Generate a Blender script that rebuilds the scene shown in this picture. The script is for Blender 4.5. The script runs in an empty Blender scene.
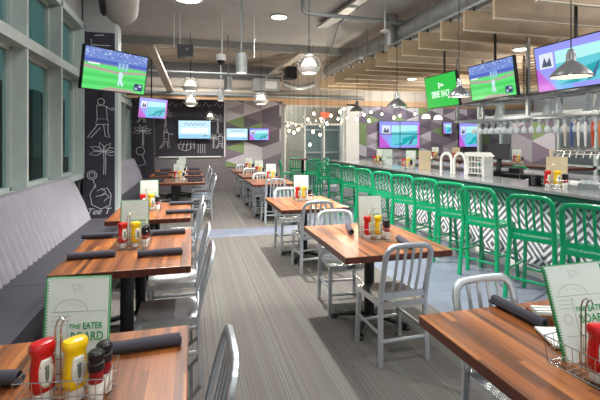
import bpy, bmesh, math, random
from mathutils import Vector, Matrix
R = math.radians; PI = math.pi
random.seed(7)
scn = bpy.context.scene
COL = scn.collection

# ---------------------------------------------------------------- camera
YAW = R(14.6); FPX = 415.0; EYE = 1.6; HOR = 141.0
cam_d = bpy.data.cameras.new('camera'); cam = bpy.data.objects.new('camera', cam_d); COL.objects.link(cam)
cam.location = (0, 0, EYE); cam.rotation_euler = (R(90), 0, -YAW)
cam_d.sensor_width = 36; cam_d.lens = FPX / 600 * 36
cam_d.shift_y = -(200 - HOR) / 600; cam_d.clip_start = 0.05
scn.camera = cam
scn.view_settings.view_transform = 'Standard'; scn.view_settings.look = 'None'
scn.view_settings.gamma = 1; scn.view_settings.exposure = 0.12
scn.view_settings.use_curve_mapping = False
scn.cycles.use_denoising = True
scn.cycles.max_bounces = 8; scn.cycles.diffuse_bounces = 4; scn.cycles.transparent_max_bounces = 16
scn.cycles.sample_clamp_indirect = 6; scn.cycles.caustics_reflective = False; scn.cycles.caustics_refractive = False

# ---------------------------------------------------------------- materials
def srgb(c):
    return tuple((v/255/12.92 if v/255 <= .04045 else ((v/255+.055)/1.055)**2.4) for v in c)
MATS = {}
def new_mat(name):
    m = bpy.data.materials.new(name); m.use_nodes = True
    return m, m.node_tree, m.node_tree.nodes['Principled BSDF']
def mat(name, rgb, rough=.5, metal=0., var=.08, scale=12., bump=0., emit=0., coat=0., aniso=False):
    if name in MATS: return MATS[name]
    m, nt, b = new_mat(name); n = nt.nodes; l = nt.links
    c = srgb(rgb)
    tc = n.new('ShaderNodeTexCoord'); ns = n.new('ShaderNodeTexNoise'); ns.inputs['Scale'].default_value = scale
    ns.inputs['Detail'].default_value = 4
    l.new(tc.outputs['Object'], ns.inputs['Vector'])
    rp = n.new('ShaderNodeValToRGB')
    rp.color_ramp.elements[0].position = .3; rp.color_ramp.elements[1].position = .7
    rp.color_ramp.elements[0].color = (*[max(0, v*(1-var)) for v in c], 1)
    rp.color_ramp.elements[1].color = (*[min(1, v*(1+var)) for v in c], 1)
    l.new(ns.outputs['Fac'], rp.inputs['Fac']); l.new(rp.outputs['Color'], b.inputs['Base Color'])
    b.inputs['Roughness'].default_value = rough; b.inputs['Metallic'].default_value = metal
    if coat: b.inputs['Coat Weight'].default_value = coat
    if emit:
        l.new(rp.outputs['Color'], b.inputs['Emission Color']); b.inputs['Emission Strength'].default_value = emit
    if bump:
        bp = n.new('ShaderNodeBump'); bp.inputs['Strength'].default_value = bump; bp.inputs['Distance'].default_value = .004
        l.new(ns.outputs['Fac'], bp.inputs['Height']); l.new(bp.outputs['Normal'], b.inputs['Normal'])
    MATS[name] = m; return m
def emis(name, rgb, s=1.):
    if name in MATS: return MATS[name]
    m, nt, b = new_mat(name)
    b.inputs['Base Color'].default_value = (.02, .02, .02, 1); b.inputs['Roughness'].default_value = .3
    b.inputs['Emission Color'].default_value = (*srgb(rgb), 1); b.inputs['Emission Strength'].default_value = s
    MATS[name] = m; return m
def wood_mat(name, cols, strip=.045, rough=.36, axis=0, coat=.15, wave=1.):
    m, nt, b = new_mat(name); n = nt.nodes; l = nt.links
    tc = n.new('ShaderNodeTexCoord'); sp = n.new('ShaderNodeSeparateXYZ'); l.new(tc.outputs['Object'], sp.inputs[0])
    def mth(op, a, v=None):
        q = n.new('ShaderNodeMath'); q.operation = op
        if isinstance(a, (int, float)): q.inputs[0].default_value = a
        else: l.new(a, q.inputs[0])
        if v is not None:
            if isinstance(v, (int, float)): q.inputs[1].default_value = v
            else: l.new(v, q.inputs[1])
        return q.outputs[0]
    ac, al = sp.outputs[axis], sp.outputs[1-axis]
    s = mth('FLOOR', mth('DIVIDE', ac, strip))
    seg = mth('FLOOR', mth('DIVIDE', mth('ADD', al, mth('MULTIPLY', s, .37)), .9))
    cb = n.new('ShaderNodeCombineXYZ'); l.new(s, cb.inputs[0]); l.new(seg, cb.inputs[1])
    wn = n.new('ShaderNodeTexWhiteNoise'); wn.noise_dimensions = '2D'; l.new(cb.outputs[0], wn.inputs['Vector'])
    mp = n.new('ShaderNodeMapping'); sc = [60, 60, 60]; sc[1-axis] = 3; mp.inputs['Scale'].default_value = sc
    l.new(tc.outputs['Object'], mp.inputs['Vector'])
    ns = n.new('ShaderNodeTexNoise'); ns.inputs['Scale'].default_value = 1; ns.inputs['Detail'].default_value = 5
    l.new(mp.outputs[0], ns.inputs['Vector'])
    f = mth('ADD', mth('MULTIPLY', wn.outputs['Value'], .5), mth('MULTIPLY', ns.outputs['Fac'], .55*wave))
    rp = n.new('ShaderNodeValToRGB'); el = rp.color_ramp.elements
    while len(el) < len(cols): el.new(.5)
    for i, c in enumerate(cols):
        el[i].position = .15 + .75*i/(len(cols)-1); el[i].color = (*srgb(c), 1)
    l.new(f, rp.inputs['Fac']); l.new(rp.outputs['Color'], b.inputs['Base Color'])
    b.inputs['Roughness'].default_value = rough; b.inputs['Coat Weight'].default_value = coat; b.inputs['Coat Roughness'].default_value = .25
    MATS[name] = m; return m
W_TOP = wood_mat('butcher_block_wood', [(62,32,16), (104,58,28), (142,82,40), (176,112,56)], strip=.03)
W_EDGE = wood_mat('stained_wood_edge', [(52,24,16), (78,36,24), (100,50,32)], strip=.02, coat=.1)  # dark stain, with some shading of the table edges put into the colour
W_BOARD = wood_mat('pale_maple_board', [(154,130,101), (168,143,112), (182,158,127)], strip=.4, rough=.6, axis=1, coat=0)
ALU = mat('brushed_aluminium', (208,214,220), .3, .75, .05, 30)
ALU_SEAT = mat('polished_aluminium_seat', (214,218,222), .22, .9, .05, 9)
STEEL = mat('stainless_steel', (190,194,198), .25, .9, .06, 8)
CHROME = mat('chrome_wire', (215,215,212), .18, 1.0, .03, 20)
GREEN = mat('green_powder_coat', (0,150,98), .25, 0, .06, 14, coat=.5)
BLACK = mat('black_iron', (26,26,30), .45, .2, .1, 20)
PLAST = mat('black_plastic', (22,23,27), .35, 0, .1, 20)
NAPKIN = mat('black_napkin_cloth', (62,60,70), .9, 0, .15, 120, bump=.5)
CHAR = mat('charcoal_vinyl', (54,52,61), .55, 0, .08, 18, bump=.15)
MAUVE = mat('pale_mauve_vinyl', (138,135,145), .5, 0, .05, 10)
FRAME = mat('grey_window_frame', (192,202,198), .45, .1, .04, 6)
GREYW = mat('grey_wall_paint', (160,160,160), .8, 0, .04, 5)
WAINS = mat('grey_wainscot', (122,116,120), .7, 0, .04, 5)
CEIL = mat('grey_ceiling_paint', (200,197,194), .85, 0, .06, 3, bump=.2)
CREAM = mat('cream_bulkhead_paint', (204,192,178), .8, 0, .05, 3)
TAN = mat('tan_wood_beam', (206,168,132), .6, 0, .08, 5)
DUCT = mat('galvanised_duct', (176,178,176), .4, .55, .08, 6)
PIPE = mat('grey_painted_pipe', (150,154,154), .5, .2, .05, 8)
CHALKB = mat('blackboard_paint', (50,48,58), .75, 0, .12, 6)
CHALK = mat('white_chalk', (205,205,210), .95, 0, .1, 80)
WHITE = mat('white_paint', (232,232,228), .55, 0, .03, 6)
EDGE_PALE = mat('pale_baffle_edge', (236,218,190), .5)
STONE = mat('grey_quartz_counter', (140,140,142), .16, 0, .1, 60)
DGREEN = mat('dark_green_fascia', (16,78,66), .35, 0, .06, 10)
RED = mat('ketchup_red', (196,20,24), .25, 0, .05, 20, coat=.6)
DRED = mat('dark_red_label', (150,24,36), .45)
YEL = mat('mustard_yellow', (244,200,12), .28, 0, .04, 20, coat=.5)
LBL = mat('white_bottle_label', (226,226,216), .5)
LBLD = mat('grey_bottle_label_print', (110,124,112), .5)
PAGE = mat('pale_green_menu_card', (218,228,222), .55, 0, .03, 20)
KRAFT = mat('kraft_menu_card', (206,190,158), .7, 0, .05, 20)
MGREEN = mat('menu_green', (40,150,84), .5)
INK = mat('menu_grey_ink', (150,165,155), .6)
LAMP_GREY = mat('grey_enamel', (112,112,112), .35, .3, .05, 8)
GLOBE = mat('frosted_white_glass', (244,242,236), .35, 0, .02, 5)
BULB = emis('warm_bulb', (255,226,176), 30)
DISC = emis('lamp_diffuser', (255,246,230), 9)
OPAL = emis('lit_opal_glass', (255,240,212), 3.0)
PURP = mat('mural_plum', (124,110,124), .7); PG = mat('mural_grey', (158,152,158), .7); PL = mat('mural_light_grey', (192,186,192), .7)
PGR = mat('mural_green', (126,148,98), .7); PD = mat('mural_dark', (100,92,104), .7)
GROUND = mat('dark_asphalt', (40,52,54), .9)

def glass(name, tint, gl=.12, rough=.02, ior=1.45):
    m, nt, b = new_mat(name); n = nt.nodes; l = nt.links
    n.remove(b)
    tr = n.new('ShaderNodeBsdfTransparent'); tr.inputs[0].default_value = (*srgb(tint), 1)
    g = n.new('ShaderNodeBsdfGlossy'); g.inputs['Roughness'].default_value = rough
    fr = n.new('ShaderNodeLayerWeight'); fr.inputs[0].default_value = .5
    pw = n.new('ShaderNodeMath'); pw.operation = 'POWER'; pw.inputs[1].default_value = 5; l.new(fr.outputs['Facing'], pw.inputs[0])
    ad = n.new('ShaderNodeMath'); ad.operation = 'MULTIPLY_ADD'; ad.inputs[1].default_value = .45; ad.inputs[2].default_value = gl; ad.use_clamp = True
    l.new(pw.outputs[0], ad.inputs[0])
    mx = n.new('ShaderNodeMixShader'); l.new(ad.outputs[0], mx.inputs[0]); l.new(tr.outputs[0], mx.inputs[1]); l.new(g.outputs[0], mx.inputs[2])
    l.new(mx.outputs[0], n['Material Output'].inputs[0]); MATS[name] = m; return m
PANE = glass('teal_window_glass', (226,242,240), .03, .02, 1.12)
GREYG = glass('grey_partition_glass', (190,198,200), .06, .02, 1.2)
OUTG = glass('pale_partition_glass', (190,215,210), .1)
CLEAR = glass('clear_glass', (235,245,242), .12)
ICE = mat('stemware_glass', (222,230,234), .12, 0, .02)
ICE.node_tree.nodes['Principled BSDF'].inputs['Alpha'].default_value = .78

def carpet():
    m, nt, b = new_mat('striped_carpet'); n = nt.nodes; l = nt.links
    tc = n.new('ShaderNodeTexCoord')
    def band(sx, sy, d=2):
        mp = n.new('ShaderNodeMapping'); mp.inputs['Scale'].default_value = (sx, sy, 1); l.new(tc.outputs['Object'], mp.inputs[0])
        q = n.new('ShaderNodeTexNoise'); q.inputs['Scale'].default_value = 1; q.inputs['Detail'].default_value = d; l.new(mp.outputs[0], q.inputs['Vector']); return q.outputs
    a = band(95, .02, 3); bb = band(6, .01); c = band(150, 150, 1)
    rp = n.new('ShaderNodeValToRGB'); el = rp.color_ramp.elements
    while len(el) < 5: el.new(.5)
    for i, (p, col) in enumerate([(.3, (72,69,68)), (.42, (88,85,83)), (.5, (97,94,91)), (.6, (106,103,99)), (.72, (123,120,115))]):
        el[i].position = p; el[i].color = (*srgb(col), 1)
    l.new(a['Fac'], rp.inputs[0])
    rp2 = n.new('ShaderNodeValToRGB'); rp2.color_ramp.elements[0].position = .35; rp2.color_ramp.elements[1].position = .65
    rp2.color_ramp.elements[0].color = (*srgb((226,218,220)), 1); rp2.color_ramp.elements[1].color = (*srgb((246,250,244)), 1)
    l.new(bb['Fac'], rp2.inputs[0])
    mx = n.new('ShaderNodeMix'); mx.data_type = 'RGBA'; mx.blend_type = 'MULTIPLY'; mx.inputs[0].default_value = 1
    l.new(rp.outputs[0], mx.inputs[6]); l.new(rp2.outputs[0], mx.inputs[7]); l.new(mx.outputs[2], b.inputs['Base Color'])
    b.inputs['Roughness'].default_value = .95
    bp = n.new('ShaderNodeBump'); bp.inputs['Strength'].default_value = .4; bp.inputs['Distance'].default_value = .004
    l.new(c['Fac'], bp.inputs['Height']); l.new(bp.outputs[0], b.inputs['Normal'])
    MATS['carpet'] = m; return m
def floor_tile():
    m, nt, b = new_mat('slate_blue_floor_tile'); n = nt.nodes; l = nt.links
    tc = n.new('ShaderNodeTexCoord'); br = n.new('ShaderNodeTexBrick'); br.inputs['Scale'].default_value = 1
    br.inputs['Brick Width'].default_value = .6; br.inputs['Row Height'].default_value = .3; br.inputs['Mortar Size'].default_value = .004
    br.inputs['Color1'].default_value = (*srgb((116,122,138)), 1); br.inputs['Color2'].default_value = (*srgb((100,106,122)), 1)
    br.inputs['Mortar'].default_value = (*srgb((74,78,90)), 1)
    l.new(tc.outputs['Object'], br.inputs['Vector']); l.new(br.outputs['Color'], b.inputs['Base Color'])
    b.inputs['Roughness'].default_value = .28; MATS['ftile'] = m; return m
def bar_tile():
    m, nt, b = new_mat('diamond_patterned_tile'); n = nt.nodes; l = nt.links
    tc = n.new('ShaderNodeTexCoord'); sp = n.new('ShaderNodeSeparateXYZ'); l.new(tc.outputs['Object'], sp.inputs[0])
    def mth(op, a, v=None):
        q = n.new('ShaderNodeMath'); q.operation = op
        for i, w in enumerate([a] + ([v] if v is not None else [])):
            if isinstance(w, (int, float)): q.inputs[i].default_value = w
            else: l.new(w, q.inputs[i])
        return q.outputs[0]
    T = .56
    u = mth('ABSOLUTE', mth('SUBTRACT', mth('FRACT', mth('ADD', mth('DIVIDE', sp.outputs[1], T), 50)), .5))
    v = mth('ABSOLUTE', mth('SUBTRACT', mth('FRACT', mth('ADD', mth('DIVIDE', sp.outputs[2], T), 50.12)), .5))
    st = mth('GREATER_THAN', mth('FRACT', mth('MULTIPLY', mth('ADD', u, v), 6.0)), .5)
    sec = mth('GREATER_THAN', u, v)
    x = st
    g = mth('MAXIMUM', mth('LESS_THAN', mth('ABSOLUTE', mth('SUBTRACT', u, .25)), .003), mth('LESS_THAN', mth('ABSOLUTE', mth('SUBTRACT', v, .25)), .003))
    mx = n.new('ShaderNodeMix'); mx.data_type = 'RGBA'; l.new(x, mx.inputs[0])
    mx.inputs[6].default_value = (*srgb((96,104,112)), 1); mx.inputs[7].default_value = (*srgb((238,238,240)), 1)
    m2 = n.new('ShaderNodeMix'); m2.data_type = 'RGBA'; l.new(g, m2.inputs[0]); l.new(mx.outputs[2], m2.inputs[6]); m2.inputs[7].default_value = (*srgb((200,200,200)), 1)
    l.new(m2.outputs[2], b.inputs['Base Color']); b.inputs['Roughness'].default_value = .3; MATS['btile'] = m; return m
CARPET = carpet(); FTILE = floor_tile(); BTILE = bar_tile()

# ---------------------------------------------------------------- mesh builder
class MB:
    def __init__(s): s.bm = bmesh.new(); s.mi = 0
    def _m(s, fs):
        for f in fs: f.material_index = s.mi
    def box(s, x0, y0, z0, x1, y1, z1):
        vs = [s.bm.verts.new(p) for p in ((x0,y0,z0),(x1,y0,z0),(x1,y1,z0),(x0,y1,z0),(x0,y0,z1),(x1,y0,z1),(x1,y1,z1),(x0,y1,z1))]
        s._m([s.bm.faces.new([vs[i] for i in q]) for q in ((3,2,1,0),(4,5,6,7),(0,1,5,4),(1,2,6,5),(2,3,7,6),(3,0,4,7))]); return s
    def sweep(s, pts, rx, ry=None, n=8, up=(0,0,1), closed=False, sq=False):
        ry = ry or rx; pts = [Vector(p) for p in pts]; N = len(pts); rings = []
        upv = Vector(up); prevn = None
        for i, p in enumerate(pts):
            if closed: t = pts[(i+1) % N] - pts[i-1]
            else: t = pts[min(i+1, N-1)] - pts[max(i-1, 0)]
            t.normalize()
            if prevn is None:
                a = upv - t*upv.dot(t)
                if a.length < .05: a = Vector((1,0,0)) - t*t.x
                if a.length < .05: a = Vector((0,1,0)) - t*t.y
            else: a = prevn - t*prevn.dot(t)
            a.normalize(); prevn = a; bn = t.cross(a)
            r = []
            for k in range(n):
                an = 2*PI*(k+.5)/n; ca, sa = math.cos(an), math.sin(an)
                if sq: e = .35; ca = math.copysign(abs(ca)**e, ca); sa = math.copysign(abs(sa)**e, sa)
                r.append(s.bm.verts.new(p + a*ca*ry + bn*sa*rx))
            rings.append(r)
        fs = []
        for i in range(N if closed else N-1):
            A, B = rings[i], rings[(i+1) % N]
            for k in range(n): fs.append(s.bm.faces.new((A[k], A[(k+1) % n], B[(k+1) % n], B[k])))
        if not closed: fs += [s.bm.faces.new(rings[0][::-1]), s.bm.faces.new(rings[-1])]
        s._m(fs); return s
    def cyl(s, p0, p1, r, n=12): return s.sweep([p0, p1], r, n=n, up=(0,.02,1) if abs(Vector(p1)[2]-Vector(p0)[2]) < .9*(Vector(p1)-Vector(p0)).length else (1,0,0))
    def loft(s, secs, n=20, e=1., c=(0,0), cap=True):
        rings = []
        for z, rx, ry in secs:
            r = []
            for k in range(n):
                an = 2*PI*k/n; ca, sa = math.cos(an), math.sin(an)
                ca = math.copysign(abs(ca)**e, ca); sa = math.copysign(abs(sa)**e, sa)
                r.append(s.bm.verts.new((c[0]+ca*rx, c[1]+sa*ry, z)))
            rings.append(r)
        fs = []
        for A, B in zip(rings, rings[1:]):
            for k in range(n): fs.append(s.bm.faces.new((A[k], A[(k+1) % n], B[(k+1) % n], B[k])))
        if cap: fs += [s.bm.faces.new(rings[0][::-1]), s.bm.faces.new(rings[-1])]
        s._m(fs); return s
    def lathe(s, prof, n=20, c=(0,0)): return s.loft([(z, max(r, .0004), max(r, .0004)) for r, z in prof], n, 1., c, False)
    def poly(s, pts):
        s._m([s.bm.faces.new([s.bm.verts.new(p) for p in pts])]); return s
    def prism(s, pts2, y0, y1):   # outline in x,z extruded along y
        A = [s.bm.verts.new((x, y0, z)) for x, z in pts2]; B = [s.bm.verts.new((x, y1, z)) for x, z in pts2]; n = len(A)
        s._m([s.bm.faces.new((A[i], A[(i+1) % n], B[(i+1) % n], B[i])) for i in range(n)] + [s.bm.faces.new(A[::-1]), s.bm.faces.new(B)]); return s
    def build(s, name, m, parent=None, bevel=0, smooth=False, solid=0, loc=None):
        if bevel:
            es = [e for e in s.bm.edges if len(e.link_faces) == 2 and e.calc_face_angle(0) > .6]
            bmesh.ops.bevel(s.bm, geom=es, offset=bevel, segments=2, affect='EDGES', profile=.5)
        bmesh.ops.recalc_face_normals(s.bm, faces=s.bm.faces)
        me = bpy.data.meshes.new(name); s.bm.to_mesh(me); s.bm.free()
        for x in (m if isinstance(m, (list, tuple)) else [m]): me.materials.append(x)
        if smooth:
            me.polygons.foreach_set('use_smooth', [True]*len(me.polygons)); me.set_sharp_from_angle(angle=R(40))
        o = bpy.data.objects.new(name, me); COL.objects.link(o)
        if parent: o.parent = parent
        if loc: o.location = loc
        if solid:
            q = o.modifiers.new('thick', 'SOLIDIFY'); q.thickness = solid; q.offset = 0
        return o
def tag(o, label, cat, group=None):
    o['label'] = label; o['category'] = cat
    if group: o['group'] = group
    return o
def thing(name, label, cat, loc=(0,0,0), rz=0, group=None):
    o = bpy.data.objects.new(name, None); o.empty_display_size = .1; COL.objects.link(o)
    o.location = loc; o.rotation_euler = (0, 0, rz); return tag(o, label, cat, group)
def struct(o): o['kind'] = 'structure'; return o
def copy_tree(o, parent=None):
    c = o.copy(); COL.objects.link(c)
    if parent: c.parent = parent
    for ch in list(o.children): copy_tree(ch, c)
    return c
USED = set()
def place(proto, loc, rz, label, group=None, rx=None):
    o = proto if proto.name not in USED else copy_tree(proto)
    USED.add(proto.name); o.location = loc; o.rotation_euler = (rx or 0, 0, rz); o['label'] = label
    if group: o['group'] = group
    return o
def text(s, size, name, m, parent, loc, rot=(R(90),0,0), shear=0, bold=0, align='CENTER', sx=1):
    cu = bpy.data.curves.new(name, 'FONT'); cu.body = s; cu.size = size; cu.shear = shear; cu.offset = bold
    cu.align_x = align; cu.align_y = 'CENTER'; cu.extrude = .0006
    t = bpy.data.objects.new('tmp', cu); COL.objects.link(t)
    me = bpy.data.meshes.new_from_object(t.evaluated_get(bpy.context.evaluated_depsgraph_get()))
    bpy.data.objects.remove(t); me.materials.clear(); me.materials.append(m)
    o = bpy.data.objects.new(name, me); COL.objects.link(o); o.parent = parent; o.location = loc; o.rotation_euler = rot; o.scale = (sx, 1, 1)
    return o
def arc(cx, cy, r, a0, a1, n): return [(cx+r*math.cos(R(a0+(a1-a0)*i/n)), cy+r*math.sin(R(a0+(a1-a0)*i/n))) for i in range(n+1)]
def wallpt(px, py, Y):    # where the sight line through a pixel meets the wall standing at depth Y
    x = math.tan(YAW + math.atan((px-300)/FPX))*Y; zc = Y*math.cos(YAW) + x*math.sin(YAW)
    return x, EYE + (HOR-py)*zc/FPX

# ================================================================ SETTING
XL, XR, YB, YF, H = -1.75, 14.0, -3.0, 13.85, 4.2
YM = 16.5
YC = 21.0
q = MB(); q.box(-2.0, YB, -.1, 2.25, 7.0, 0); q.box(-2.0, 7.65, -.1, 2.25, YC, 0); struct(q.build('floor', CARPET))
q = MB(); q.box(2.25, YB, -.1, XR, YC, 0); q.box(-2.0, 7.0, -.1, 2.25, 7.65, 0); struct(q.build('floor_tiled', FTILE))
struct(MB().box(-2.2, YB-.2, H, XR+.2, YC+.2, H+.15).build('ceiling', CEIL))
# left window wall
def lwall(y0, y1):
    pass
q = MB(); q.box(-2.05, YB, 0, -1.92, 7.7, 1.0); q.box(-2.05, 8.0, 0, -1.92, YF, 1.0)
q.box(-2.05, YB, 3.56, -1.8, 7.7, H); q.box(-2.05, 8.0, 3.56, -1.8, YF, H); struct(q.build('wall_left', GREYW))
ys = [-2.35 + 1.25*i for i in range(9)]      # -2.35 ... 7.65
mull = [-2.35, -1.1, .15, 1.4, 2.65, 3.9, 5.15, 6.4, 7.62]
mull2 = [8.35, 9.6, 10.85, 12.1, 13.35]
def window_run(n, ms):
    a, b = ms[0], ms[-1]
    f = MB()
    for y in ms: f.box(-1.95, y, 1.0, XL, y+.06, 3.56)
    for z0, z1, xx in ((.98, 1.06, XL), (2.62, 2.74, XL+.01), (3.48, 3.58, XL)): f.box(-1.95, a, z0, xx, b+.06, z1)
    for y0, y1 in zip(ms, ms[1:]):          # slim inner sashes
        for z0, z1 in ((1.06, 2.62), (2.74, 3.48)):
            f.box(-1.97, y0+.06, z0, -1.90, y0+.09, z1); f.box(-1.97, y1-.03, z0, -1.90, y1, z1)
            f.box(-1.97, y0+.06, z1-.04, -1.90, y1, z1); f.box(-1.97, y0+.06, z0, -1.90, y1, z0+.04)
    w = struct(f.build('window_%d' % n, FRAME))
    MB().poly([(-1.935, a, 1.0), (-1.935, b, 1.0), (-1.935, b, 3.5), (-1.935, a, 3.5)]).build('pane', PANE, w)
window_run(1, mull); window_run(2, mull2)
# behind the photographer and far right
struct(MB().box(-2.2, YB-.15, 0, XR, YB, H).build('wall_rear', WHITE))
struct(MB().box(XR, YB, 0, XR+.15, YC, H).build('wall_right', GREYW))
struct(MB().box(2.9, YC, 0, XR, YC+.15, H).build('wall_corridor_end', CREAM))
# back wall: grey wainscot, blackboard, mural, bulkhead
struct(MB().box(-2.05, YF, 0, 2.95, YF+.15, H).build('wall_back', GREYW))
struct(MB().box(-1.75, YF-.06, 0, 1.72, YF, 1.07).build('wall_back_wainscot', WAINS))
struct(MB().box(-1.0, YF-.09, 1.07, .92, YF, 1.11).build('trim_1', WHITE))
struct(MB().box(-2.0, YF-.5, 2.98, 2.95, YF-.0, 3.55).build('wall_back_bulkhead', CREAM))
struct(MB().box(2.95, YF-.1, 2.84, XR, YF+.12, 3.04).build('trim_2', TAN))
struct(MB().box(-2, YF-.56, 2.9, 2.95, YF-.4, 3.0).build('trim_3', TAN))
struct(MB().box(2.95, YF-.05, 3.04, XR, YF+.1, H).build('wall_upper_bulkhead', CREAM))
struct(MB().box(2.93, YF-.02, 0, 3.05, YF+7.0, H).build('wall_corridor_left', GREYW))

def lines(parent, name, segs, org, ux, r=.006, m=CHALK, uz=(0,0,1)):
    q = MB(); o = Vector(org); ux = Vector(ux); uz = Vector(uz)
    for s in segs:
        if len(s) > 1: q.sweep([o + ux*a + uz*b for a, b in s], r, r*.35, n=5, up=ux.cross(uz))
    return q.build(name, m, parent)
def circ(cx, cy, rx, ry=None, a0=0, a1=360, n=16):
    ry = ry or rx
    return [(cx+rx*math.cos(R(a0+(a1-a0)*i/n)), cy+ry*math.sin(R(a0+(a1-a0)*i/n))) for i in range(n+1)]
def palm(cx, cz, s):
    L = [[(cx, cz-1.5*s), (cx+.04*s, cz-.7*s), (cx, cz)], [(cx+.12*s, cz-1.5*s), (cx+.15*s, cz-.7*s), (cx+.1*s, cz)]]
    for a in (15, 60, 105, 150, 195, -20):
        e = (cx+.9*s*math.cos(R(a)), cz+.65*s*math.sin(R(a)))
        mx, mz = (cx+e[0])/2, (cz+e[1])/2; nx, nz = -(e[1]-cz)*.2, (e[0]-cx)*.2
        L.append([(cx, cz), (mx+nx, mz+nz), e, (mx-nx, mz-nz), (cx, cz)])
    return L
def golfer(cx, cz, s):
    return [circ(cx, cz+1.0*s, .13*s), [(cx-.16*s, cz+.86*s), (cx+.2*s, cz+.82*s), (cx+.24*s, cz+.3*s), (cx-.14*s, cz+.3*s), (cx-.16*s, cz+.86*s)],
            [(cx+.2*s, cz+.8*s), (cx+.42*s, cz+.66*s), (cx+.62*s, cz+.7*s), (cx+.4*s, cz+.76*s)],
            [(cx-.14*s, cz+.3*s), (cx-.2*s, cz+.08*s), (cx+.3*s, cz+.08*s), (cx+.24*s, cz+.3*s)],
            [(cx-.12*s, cz+.08*s), (cx-.35*s, cz-.25*s), (cx-.5*s, cz-.45*s), (cx-.36*s, cz-.45*s), (cx-.02*s, cz-.05*s)],
            [(cx+.1*s, cz+.08*s), (cx+.16*s, cz-.4*s), (cx+.32*s, cz-.46*s), (cx+.26*s, cz-.2*s), (cx+.26*s, cz+.08*s)]]
# blackboard pillar on the left wall
pl = thing('chalkboard_pillar', 'tall black chalkboard pillar with golfer and palm drawings behind the first booth', 'pillar', (-1.5, 7.7, 0))
MB().box(-.28, 0, 0, .22, .3, 3.45).build('board', CHALKB, pl)
MB().box(.22, 0, 0, .27, .34, 3.6).build('corner_trim', FRAME, pl)
MB().box(-.28, .01, 3.45, .22, .3, H).build('pillar_head', GREYW, pl)
segs = golfer(0, 2.05, .42) + palm(.04, 1.62, .26) + \
    [circ(-.14, 1.22, .075), circ(-.14, 1.22, .045), [(-.12, 1.14), (-.08, 1.0)], [(-.08, 1.06), (-.17, .9), (-.14, .72), (0, .64), (.14, .7), (.16, .88), (.1, 1.0), (.02, .96)],
     [(-.06, .95), (.02, .99), (.08, .93), (0, .87), (-.08, .86)], [(0, .87), (.08, .9), (.13, .84), (.05, .78)]] + \
    [[(-.15, 3.3), (-.15, 3.2), (.15, 3.2)], [(-.1, 3.36), (.05, 3.38)], circ(-.1, 3.0, .08, .1, 0, 180), circ(.08, 3.0, .08, .1, 0, 180), [(-.18, 3.1), (-.18, 2.9)], [(.16, 2.9), (.16, 3.05)]] + [circ(-.06, 2.62, .07)]
lines(pl, 'chalk_drawing', segs[:-7], (0, -.004, -.2), (1, 0, 0)); lines(pl, 'chalk_drawing', segs[-7:], (0, -.004, .03), (1, 0, 0))
text('Tee T', .15, 'chalk_lettering', CHALK, pl, (-.05, -.003, .4), shear=.4)
# second pillar at the far end of the far booth
p2 = thing('chalkboard_pillar', 'narrow black chalkboard column behind the far booth, beside the back wall board', 'pillar', (-1.55, 13.3, 0))
MB().box(-.2, 0, 0, .42, .5, 3.0).build('board', CHALKB, p2)
lines(p2, 'chalk_drawing', palm(.1, 1.9, .3) + golfer(.1, 2.3, .3) + [circ(.05, 1.3, .12), [(.1, 1.2), (.2, .9), (0, .85)]], (0, -.004, 0), (1, 0, 0), .008)
# blackboard on back wall
x0, zt = wallpt(155, 103, YF); x1, zb = wallpt(224, 156.5, YF)
bb = thing('blackboard', 'wide blackboard wall panel covered in chalk doodles around the mounted screen', 'blackboard', ((x0+x1)/2, YF-.0, 0))
hw = (x1-x0)/2
MB().box(-hw, -.03, 1.11, hw, 0, 2.95).build('board', CHALKB, bb)
f = MB(); f.box(-hw-.04, -.05, 1.09, -hw, 0, 2.95); f.box(hw, -.05, 1.09, hw+.04, 0, 2.95); f.build('edge_trim', WHITE, bb)
ds = golfer(-.75, 1.55, .38) + palm(-.4, 1.95, .0001)[:0]
for cx, cz, s in ((-.78, 2.45, .28), (.85, 2.3, .3), (.72, 1.7, .22)): ds += palm(cx, cz, s)
ds += golfer(.95, 1.5, .3) + [circ(-.15, 1.45, .2, .16, 180, 360), [(-.4, 1.5), (.12, 1.5)]]
for k in range(5): ds.append([(-.38+.13*k, 1.5), (-.36+.12*k, 1.28+.03*abs(k-2)), (-.28+.1*k, 1.62)])
for k in range(4): ds.append([(.25+.07*k, 1.2), (.25+.07*k, 1.5)])
for k in range(6): ds.append([(-1.0+.35*k, 2.72), (-.92+.35*k, 2.86), (-.8+.35*k, 2.7), (-.72+.35*k, 2.8)])
lines(bb, 'chalk_drawing', ds, (0, -.034, 0), (1, 0, 0), .007)
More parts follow.
